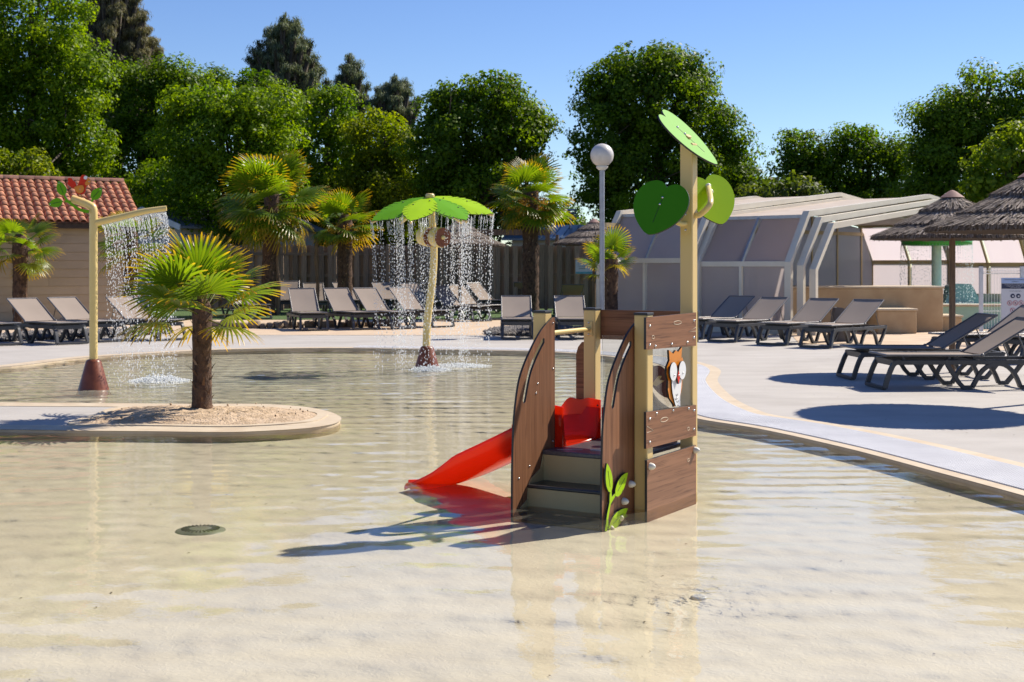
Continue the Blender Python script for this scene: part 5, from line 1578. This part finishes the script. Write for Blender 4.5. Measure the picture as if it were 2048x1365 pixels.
for (x0, x1, g) in mods:
    S = section(g)
    n_p = 2
    for side in (0, 1):
        A_, B_, C_ = (S[0], S[1], S[2]) if side == 0 else (S[6], S[5], S[4])
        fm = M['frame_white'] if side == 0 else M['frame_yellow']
        for k in range(n_p):
            u0 = x0 + (x1 - x0) * k / n_p + .06; u1 = x0 + (x1 - x0) * (k + 1) / n_p - .02
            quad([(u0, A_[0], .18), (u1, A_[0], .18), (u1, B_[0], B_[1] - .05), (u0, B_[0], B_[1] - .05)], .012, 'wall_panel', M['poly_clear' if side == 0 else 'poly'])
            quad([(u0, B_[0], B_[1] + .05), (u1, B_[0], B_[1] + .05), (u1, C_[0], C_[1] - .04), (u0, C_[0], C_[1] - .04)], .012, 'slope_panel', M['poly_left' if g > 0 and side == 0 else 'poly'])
            xm = u1 + .0
            MB().bar((xm, A_[0], .1), (xm, B_[0], B_[1]), .07, .06, up=(1, 0, 0)).build('mullion', fm, enc)
            MB().bar((xm, B_[0], B_[1]), (xm, C_[0], C_[1]), .06, .05, up=(1, 0, 0)).build('mullion', M['galv'] if side == 0 else fm, enc)
        MB().bar((x0, A_[0], .10), (x1, A_[0], .10), .07, .18).build('sill_rail', fm, enc)
        MB().bar((x0, B_[0], B_[1]), (x1, B_[0], B_[1]), .08, .11).build('mid_rail', fm, enc)
        MB().bar((x0, C_[0], C_[1]), (x1, C_[0], C_[1]), .07, .07).build('eave_rail', M['galv'] if side == 0 else fm, enc)
    for (a, b_) in ((S[2], S[3]), (S[3], S[4])):
        quad([(x0, a[0], a[1] + .02), (x1, a[0], a[1] + .02), (x1, b_[0], b_[1] + .02), (x0, b_[0], b_[1] + .02)], .02, 'roof_panel', M['roof_panel'])
# closed gable at the left end
S = section(.13); xg = -5.10
def ztop(y):
    for (a, b_) in zip(S[:-1], S[1:]):
        if a[0] <= y <= b_[0] and b_[0] > a[0]: return a[1] + (b_[1] - a[1]) * (y - a[0]) / (b_[0] - a[0])
    return 1.5
ys = [S[1][0], S[2][0]] + [S[2][0] + (S[4][0] - S[2][0]) * k / 8 for k in range(1, 9)] + [S[5][0]]
for a, b_ in zip(ys[:-1], ys[1:]):
    quad([(xg, a + .04, .18), (xg, b_ - .04, .18), (xg, b_ - .04, ztop(b_) - .06), (xg, a + .04, ztop(a) - .06)], .012, 'gable_panel', M['poly'])
    MB().bar((xg, b_, .05), (xg, b_, ztop(b_)), .07, .07, up=(1, 0, 0)).build('mullion', M['frame_yellow'], enc)
for z in (.12, 2.42): MB().bar((xg, S[1][0] + .1, z), (xg, S[5][0] - .1, z), .06, .10).build('gable_rail', M['frame_yellow'], enc)
# far-side wall that continues past the open arch
# indoor things glimpsed through the panels
ch = Matrix.Rotation(-phi, 3, 'Z')
for (lx, ly, lab) in ((-4.2, 1.6, 'pale bench inside the enclosure close to its closed gable'), (-3.3, 1.4, 'white reclined chair inside the enclosure beside the pale bench')):
    p = O_ + ch @ Vector((lx, ly, 0)); t = thing('indoor_chair', lab, 'chair', p, R(-60), 'furniture inside the enclosure')
    MB().box((0, 0, .36), (1.1, .5, .06)).build('seat', M['mh_trim'], t)
    MB().box((-.62, 0, .62), (.10, .5, .62), Matrix.Rotation(R(-35), 3, 'Y')).build('backrest', M['mh_trim'], t)
    for sx_ in (-.5, .5):
        for sy_ in (-.2, .2): MB().box((sx_, sy_, .17), (.05, .05, .34)).build('leg', M['mh_trim'], t)

# ------------------------------------------------------------------ ochre spa wall and raised pool with mushroom fountain
wl_ = thing('ochre_wall', 'long ochre plastered pool wall with rounded cream coping behind the loungers', 'wall', (0, 0, 0))
def zpx(py, D): return CAMZ + (HY - py) * D / FPX
a, b_ = at(1655, 600, 29.6), at(1888, 600, 29.6)
def wallblock(x0, x1, D, dep, ztop_, name, mats=M['plaster'], cop=True):
    o = MB().box(((x0 + x1) / 2, D + dep / 2, ztop_ / 2), (x1 - x0, dep, ztop_)).build(name, mats, wl_, bevel=.03)
    if cop: MB().box(((x0 + x1) / 2, D + dep / 2, ztop_ + .02), (x1 - x0 + .05, dep + .05, .05)).build('coping', M['coping'], o, bevel=.02)
    return o
X_ = lambda px, D: (px - CX) * D / FPX
wallblock(X_(1560, 29.8), X_(1887, 29.8), 29.8, 1.2, zpx(577, 29.8), 'wall_block')
wallblock(X_(1753, 29.0), X_(1831, 29.0), 28.9, .85, zpx(622, 28.9), 'step_block')
wallblock(X_(1880, 29.9), X_(1926, 29.9), 29.95, .9, zpx(635, 29.9), 'step_block')
M['pool_tile'] = pmat('aqua_render', (.36, .55, .43), (.31, .49, .39), rough=.5, scale=3)
M['pool_aqua'] = pmat('aqua_pool', (.20, .40, .30), (.17, .36, .27), rough=.08, scale=3, bump=.3, bscale=5, bdist=.05)
rp = thing('raised_pool', 'raised pale green spa pool with cream rim beside the ochre wall', 'pool', (0, 0, 0))
x0, x1 = X_(1888, 31), X_(2130, 31)
MB().box(((x0 + x1) / 2, 31.4, .26), (x1 - x0, .3, .52)).build('front_wall', M['pool_tile'], rp)
MB().box(((x0 + x1) / 2, 31.4, .545), (x1 - x0, .40, .05)).build('rim', M['coping'], rp, bevel=.015)
MB().box(((x0 + x1) / 2, 34.2, .46), (x1 - x0 + 1.5, 5.2, .06)).build('pool_surface', M['pool_aqua'], rp)
MB().box(((x0 + x1) / 2, 36.9, .35), (x1 - x0 + 1.5, .25, .70)).build('back_wall', M['coping'], rp)
# mushroom fountain
mc = at(1873, 484, 33.6)
mf = thing('mushroom_fountain', 'green mushroom fountain with red dots and pale stem in the raised pool', 'fountain', (mc.x, mc.y, .45))
h = mc.z - .45
MB().tube([(0, 0, 0), (0, 0, h)], .12, 16).build('stem', pmat('pale_stem', (.62, .66, .56), rough=.4), mf)
capm = pmat('mushroom_green', (.05, .32, .03), (.045, .29, .025), rough=.35)
cp_ = MB().lathe([(.60, -.10), (.845, -.085), (.85, .02), (.76, .10), (.55, .19), (.25, .25), (.0005, .27)], 36, c=(0, 0, h)).build('cap', capm, mf)
for k in range(9):
    a = k * 2 * math.pi / 9 + .3; r = .80 if k % 2 else .62; z = h + (.07 if k % 2 else .165)
    MB().ball((r * math.cos(a), r * math.sin(a), z), .055, 10, 6).build('dot', M['red_panel'], cp_)
em = []
rgm = random.Random(2)
for k in range(70):
    a = k * 2 * math.pi / 70; em.append(((mc.x + .85 * math.cos(a), mc.y + .85 * math.sin(a), mc.z - .08), (.05 * math.cos(a) + rgm.uniform(-.03, .03), .05 * math.sin(a), -.2)))
drops('falling_water', em, .5, 15, M['drop'], size=(.005, .010), step=.055)
foam('splash_foam', Vector((mc.x + .5, mc.y - .3, 0)), .9, .5, 700, 5, .02).location = (0, 0, .53)
sc_ = at(1925, 610, 34.5)
o = MB().prism([closed_curve([(-.45, 0), (.36, 0), (.29, .25), (.18, .46), (.10, .50), (-.36, .48), (-.42, .25)], 4)], -.2, .2, lambda a, b_, h: (a, h, b_)).build('spa_seat', pmat('grey_blue_plastic', (.34, .43, .44), (.30, .38, .39), rough=.3), loc=(sc_.x, sc_.y, .5), bevel=.03)
tag(o, 'grey-blue moulded spa seat in the raised pool beyond the mushroom fountain', 'spa seat')

# ------------------------------------------------------------------ white mesh fence with rules sign
FD_ = 25.0
wf = thing('mesh_fence', 'white welded mesh fence on square posts beside the raised pool', 'fence', (0, FD_, 0))
xa, xb, xc = X_(1962, FD_), X_(2044, FD_), X_(2150, FD_)
zt = zpx(533, FD_)
for x in (xa, xb, xc):
    MB().box((x, 0, zt / 2), (.062, .062, zt)).build('post', M['fence_wire'], wf)
    MB().box((x, 0, zt + .006), (.068, .068, .014)).build('post_cap', M['black_cap'], wf)
for (x0, x1) in ((xa, xb), (xb, xc)):
    n_w = 13
    for k in range(n_w + 1):
        x = x0 + .04 + (x1 - x0 - .08) * k / n_w
        MB().tube([(x, -.0, zt - .03), (x, .0, zt - .08), (x, -.045, zt - .105), (x, -.0, zt - .14), (x, 0, .12)], .0035, 4).build('wire', M['fence_wire'], wf)
    for z in (zt - .085, zt - .13, zt - .14 + .0, .62, .15):
        MB().tube([(x0, -.003 if z != zt - .13 else -.03, z), (x1, -.003 if z != zt - .13 else -.03, z)], .005, 4).build('wire', M['fence_wire'], wf)
sgn = thing('rules_sign', 'white pool rules sign with blue heading, navy band and round pictograms on the mesh fence', 'sign', (X_(2028, FD_), FD_ - .06, 0))
SW, ztp = 56 * FD_ / FPX, zpx(556, FD_)
SH = .80
MB().box((0, 0, ztp - SH / 2), (SW, .012, SH)).build('board', M['sign_white'], sgn)
MB().box((0, -.008, ztp - .05), (SW, .004, .10)).build('heading_band', M['sign_blue'], sgn)
MB().box((0, -.008, ztp - .155), (SW * .98, .004, .095)).build('navy_band', M['sign_navy'], sgn)
text("ESPACE AQUATIQUE A LA DISPOSITION", .022, (0, -.012, ztp - .035), M['sign_navy'], sgn)
text("DES RESIDENTS", .018, (0, -.012, ztp - .072), M['sign_navy'], sgn)
text("LES ENFANTS DOIVENT TOUJOURS ETRE SOUS", .019, (0, -.012, ztp - .13), M['sign_white'], sgn)
text("LA RESPONSABILITE DE LEURS PARENTS", .019, (0, -.012, ztp - .155), M['sign_white'], sgn)
text("OU DES ACCOMPAGNATEURS", .015, (0, -.012, ztp - .182), M['sign_white'], sgn)
text("Respectez les consignes d'hygiene", .016, (0, -.010, ztp - .245), M['sign_navy'], sgn)
def disc(x, z, r, red):
    if not red:
        MB().prism([[(x + r * math.cos(k * .393), z + r * math.sin(k * .393)) for k in range(16)]], .007, .011, lambda a, b_, h: (a, -h, b_)).build('pictogram', M['sign_navy'], sgn)
        MB().prism([[(x + r * .45 * math.cos(k * .785) + .004, z - .004 + r * .35 * math.sin(k * .785)) for k in range(8)]], .0112, .013, lambda a, b_, h: (a, -h, b_)).build('pictogram_figure', M['sign_white'], sgn)
    else:
        MB().tube([(x + r * math.cos(k * .393), -.009, z + r * math.sin(k * .393)) for k in range(16)], .0042, 5, closed=True, caps=False).build('pictogram_ring', M['sign_red'], sgn)
        MB().bar((x - r * .7, -.010, z + r * .7), (x + r * .7, -.010, z - r * .7), .003, .005).build('pictogram_bar', M['sign_red'], sgn)
        MB().prism([[(x - .004, z + r * .5), (x + .01, z + r * .3), (x + .006, z - r * .1), (x + .014, z - r * .5), (x - .002, z - r * .25), (x - .014, z - r * .5), (x - .008, z)]], .007, .0085, lambda a, b_, h: (a, -h, b_)).build('pictogram_figure', M['sign_navy'], sgn)
for k in range(2): disc(-.05 + .105 * k, ztp - .335, .042, False)
for k in range(3): disc(-.105 + .105 * k, ztp - .465, .042, True)
for k in range(2): disc(-.05 + .105 * k, ztp - .60, .042, True)

# ------------------------------------------------------------------ trees
def tree(name, label, D, blobs, seed, leaf=.078, dens=.80, pal=((.05, .11, .008), (.10, .17, .012)), mat='foliage', clump=.75, cat='tree', group=None, depth=.85, kind='leaf', trunk=True):
    rg = np.random.default_rng(seed)
    bl = []
    for b_ in blobs:
        px, py, rx, ry = b_[:4]
        c = at(px, py, D); c.y += b_[4] if len(b_) > 4 else 0.0; bl.append((np.array(c), np.array([rx * D / FPX, max(rx, ry) * depth * D / FPX, ry * D / FPX])))
    base = np.mean([b[0] for b in bl], 0); zmin = min(b[0][2] - b[1][2] for b in bl)
    r0 = np.array([base[0], D, 0])
    t = thing(name, label, cat, tuple(r0), group=group)
    P, NRM, COLR, SZ = [], [], [], []
    for (c, r) in bl:
        area = (r[0] * r[2] + r[0] * r[1] + r[1] * r[2]) / 3 * 12.57
        K = max(10, int(area / (clump * clump * 1.7)))
        n = int(area / (leaf * leaf) * 1.35 * dens)
        d = rg.normal(size=(K, 3)); d /= np.linalg.norm(d, axis=1)[:, None]
        fac = rg.uniform(.62, 1.02, K)[:, None]
        cr = clump * rg.uniform(.45, 1.3, K)
        ks = K // 3; fac[:ks] = rg.uniform(.98, 1.16, ks)[:, None]; cr[:ks] = clump * rg.uniform(.28, .5, ks)
        cc = c + d * r * fac
        pw = cr ** 2.2; pw /= pw.sum()
        ccol = rg.uniform(0, 1, K)
        idx = rg.choice(K, n, p=pw)
        o = rg.normal(size=(n, 3)); o /= np.linalg.norm(o, axis=1)[:, None]
        rad = rg.uniform(.15, 1.0, n) ** .55
        p = cc[idx] + o * (cr[idx] * rad)[:, None] * np.array([1, 1, .72])
        # inner filling
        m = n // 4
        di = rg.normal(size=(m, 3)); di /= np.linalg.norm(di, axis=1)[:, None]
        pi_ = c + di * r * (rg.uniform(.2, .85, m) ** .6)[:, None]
        nr = o * .8 + d[idx] * .5 + rg.normal(size=(n, 3)) * .55 + np.array([0, 0, .35])
        f = np.clip(ccol[idx] * .6 + rg.uniform(0, .4, n), 0, 1)
        P += [p, pi_]; NRM += [nr, rg.normal(size=(m, 3))]
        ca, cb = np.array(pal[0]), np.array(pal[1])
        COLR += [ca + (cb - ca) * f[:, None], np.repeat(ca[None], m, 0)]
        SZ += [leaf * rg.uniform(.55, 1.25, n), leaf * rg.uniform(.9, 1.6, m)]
    P = np.concatenate(P); Nn = np.concatenate(NRM); Cc = np.concatenate(COLR); S = np.concatenate(SZ)
    ok = P[:, 2] > .25; P, Nn, Cc, S = P[ok], Nn[ok], Cc[ok], S[ok]
    Nn /= np.linalg.norm(Nn, axis=1)[:, None] + 1e-9
    rv = rg.normal(size=P.shape)
    if kind == 'needle': rv = rv * .5 + np.array([0, 0, 1.6])
    U = np.cross(Nn, rv); U /= np.linalg.norm(U, axis=1)[:, None] + 1e-9
    W = np.cross(Nn, U)
    asp = .62 if kind == 'leaf' else .16
    if kind == 'needle': U, W = W, U; S = S * 1.9
    a, b = U * S[:, None], W * (S * asp)[:, None]
    V = np.stack([P - a, P - b * 1.0 + a * .1, P + a, P + b * 1.0 + a * .1], 1)
    V[:, 1] += Nn * (S * .18)[:, None]; V[:, 3] += Nn * (S * .18)[:, None]
    V = V.reshape(-1, 3) - r0
    F = np.arange(len(V)).reshape(-1, 4)
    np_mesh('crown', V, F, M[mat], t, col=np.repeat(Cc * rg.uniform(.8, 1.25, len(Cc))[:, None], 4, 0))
    if trunk:
        top = max(b_[0][2] + b_[1][2] * .4 for b_ in bl)
        mb = MB(); tr = .02 * top + .10
        mb.tube([(0, 0, -.1), (.05, 0, top * .25), (-.05, .05, top * .5), (0, 0, top)], [tr * 1.3, tr, tr * .75, tr * .15], 9)
        for (c, r) in bl:
            e = Vector(tuple(c - r0)); s0 = Vector((0, 0, max(top * .22, e.z * .5)))
            mb.tube([s0, s0.lerp(e, .5) + Vector((0, 0, .25)), e + Vector((0, 0, r[2] * .3))], [tr * .5, tr * .34, tr * .12], 6)
            for k in range(4):
                q_ = e + Vector(tuple(rg.normal(size=3) * r * .5)); mb.tube([s0.lerp(e, .6), e.lerp(q_, .5), q_], [tr * .25, tr * .15, tr * .05], 5)
        mb.build('trunk', M['trunk'], t)
    return t
G1 = 'broadleaf trees around the pool'; G2 = 'pines behind the broadleaf trees'
B1 = ((.070, .138, .003), (.21, .295, .006)); B2 = ((.044, .096, .003), (.155, .235, .006)); B3 = ((.095, .14, .003), (.25, .285, .008)); B4 = ((.05, .08, .015), (.11, .14, .03))
tree('broadleaf_tree', 'tallest bright green tree behind the tiled building', 54, [(60, 40, 120, 120), (135, 165, 95, 95), (50, 235, 120, 110), (140, 290, 85, 75), (-60, 150, 100, 170), (60, 370, 130, 80)], 31, pal=B1, group=G1)
tree('broadleaf_tree', 'dark green tree between the tallest tree and the rounded one', 60, [(290, 225, 105, 80), (345, 175, 65, 45), (275, 330, 100, 100), (235, 170, 55, 40), (385, 180, 35, 35)], 32, pal=B2, group=G1)
tree('broadleaf_tree', 'rounded green tree rising above the pale cabin', 50, [(450, 290, 135, 110), (420, 215, 85, 50), (510, 230, 75, 60), (440, 390, 150, 95), (550, 330, 60, 70)], 33, pal=B1, group=G1)
tree('broadleaf_tree', 'narrow tree top showing in front of the large pine', 63, [(430, 175, 38, 32), (510, 170, 48, 40), (575, 225, 45, 45), (545, 330, 70, 100)], 34, pal=B2, group=G1)
tree('broadleaf_tree', 'upright green tree above the shorter flowering palm', 57, [(665, 225, 62, 60), (660, 310, 78, 80), (640, 410, 90, 90)], 35, pal=B1, group=G1)
tree('broadleaf_tree', 'yellowish green tree above the leaf fountain', 54, [(765, 290, 72, 75), (745, 350, 65, 70), (800, 400, 95, 95)], 36, pal=B3, group=G1)
tree('broadleaf_tree', 'broad tree with ragged top behind the fan palm with many flowers', 52, [(940, 260, 105, 90), (990, 185, 62, 52), (895, 310, 80, 110), (1035, 265, 65, 75), (960, 400, 140, 95), (905, 200, 50, 35), (1070, 260, 35, 50)], 37, pal=B2, group=G1)
tree('broadleaf_tree', 'large dark domed tree behind the lamp post', 55, [(1310, 195, 125, 95), (1290, 140, 90, 50), (1215, 285, 75, 120), (1390, 270, 85, 95), (1300, 370, 150, 110), (1455, 295, 45, 38), (1370, 150, 60, 50), (1195, 180, 45, 50)], 38, pal=B2, group=G1)
tree('broadleaf_tree', 'loose low tree at the foot of the large domed tree', 60, [(1490, 350, 40, 28), (1450, 370, 60, 45)], 39, pal=B2, group=G1)
tree('olive_shrub', 'olive green feathery shrub above the enclosure roof', 46, [(1560, 388, 78, 40), (1530, 400, 60, 30), (1610, 400, 45, 28)], 40, pal=B4, leaf=.09, clump=.4, cat='shrub')
tree('broadleaf_tree', 'small airy tree behind the olive shrub', 62, [(1600, 300, 52, 48), (1590, 355, 58, 55), (1640, 350, 40, 50)], 41, pal=B2, group=G1, dens=.75)
tree('broadleaf_tree', 'airy tree with pointed top above the enclosure ridge', 62, [(1715, 290, 55, 46), (1690, 340, 60, 55), (1760, 350, 60, 60), (1800, 320, 40, 42), (1730, 400, 110, 50)], 42, pal=B2, group=G1, dens=.75)
tree('broadleaf_tree', 'tall dark tree above the straw parasols', 56, [(1900, 240, 75, 60), (1975, 190, 62, 55), (1960, 290, 120, 90), (1870, 310, 55, 90), (2060, 220, 60, 80), (1900, 400, 110, 70)], 43, pal=B2, group=G1)
tree('broadleaf_tree', 'yellow-green leafy tree beyond the enclosure, next to the near straw parasol', 48, [(2015, 345, 85, 70), (2060, 300, 60, 55), (1975, 385, 45, 40)], 44, pal=((.10, .17, .01), (.24, .29, .02)), leaf=.10, clump=.5, group=G1)
tree('round_shrub', 'bright green clipped shrub behind the tiled roof', 44, [(40, 345, 62, 50), (-10, 350, 60, 55), (85, 365, 30, 28)], 45, pal=B3, leaf=.07, clump=.35, cat='shrub')
for k, (px, py, rx, ry, D) in enumerate(((235, 420, 95, 85, 58), (345, 400, 90, 90, 56), (560, 420, 100, 90, 58), (700, 440, 100, 75, 57), (860, 440, 110, 80, 58), (1125, 455, 55, 55, 60))):
    tree('broadleaf_tree', ('dark low tree behind the tiled building end', 'dark low tree between tiled building and pale cabin', 'dark low tree behind the tallest palm', 'dark low tree behind the shorter flowering palm', 'dark low tree behind the leaf fountain', 'low tree in the gap beside the lamp post')[k], D, [(px, py, rx, ry), (px + 20, py + 50, rx, ry * .7)], 60 + k, pal=B2, group=G1)
PN_ = ((.09, .115, .065), (.22, .24, .135)); PB = ((.12, .115, .06), (.25, .22, .115))
def pine(px, top, bot, half, D, label, seed, pal):
    rg = random.Random(seed); bl = [(px, top + 14, 8, 16), (px + 3, top + 34, 13, 14)]
    n = int((bot - top) * half / 260)
    for i in range(n):
        u = ((i + .5) / n) ** .8; y = top + 22 + (bot - top - 22) * u
        Lb = half * (.25 + .75 * u ** .6) * rg.uniform(.75, 1.08); a = i * 2.399 + rg.uniform(-.3, .3)
        for k, f in enumerate((.38, .70, 1.0)):
            bl.append((px + Lb * f * math.cos(a), y - 12 * f * f + rg.uniform(-4, 4) + 8 * f, rg.uniform(9, 15) * (1.1 - .2 * f), rg.uniform(6, 10), Lb * f * math.sin(a) * D / FPX))
    return tree('pine_tree', label, D, bl, seed, leaf=.06, dens=.75, pal=pal, mat='needle', clump=.28, group=G2, kind='needle')
pine(568, 28, 215, 92, 72, 'tall conical dark pine standing above the other trees', 71, PN_)
pine(700, 108, 215, 42, 78, 'small pine standing next to the conical pine', 72, PN_)
pine(790, 148, 240, 62, 76, 'low flat-topped pine behind the yellowish green tree', 73, PN_)
pine(225, -60, 160, 95, 70, 'brownish tall pine behind the tallest bright tree', 74, PB)
pine(288, 58, 170, 48, 72, 'smaller brownish pine beside the tall brownish one', 75, PB)
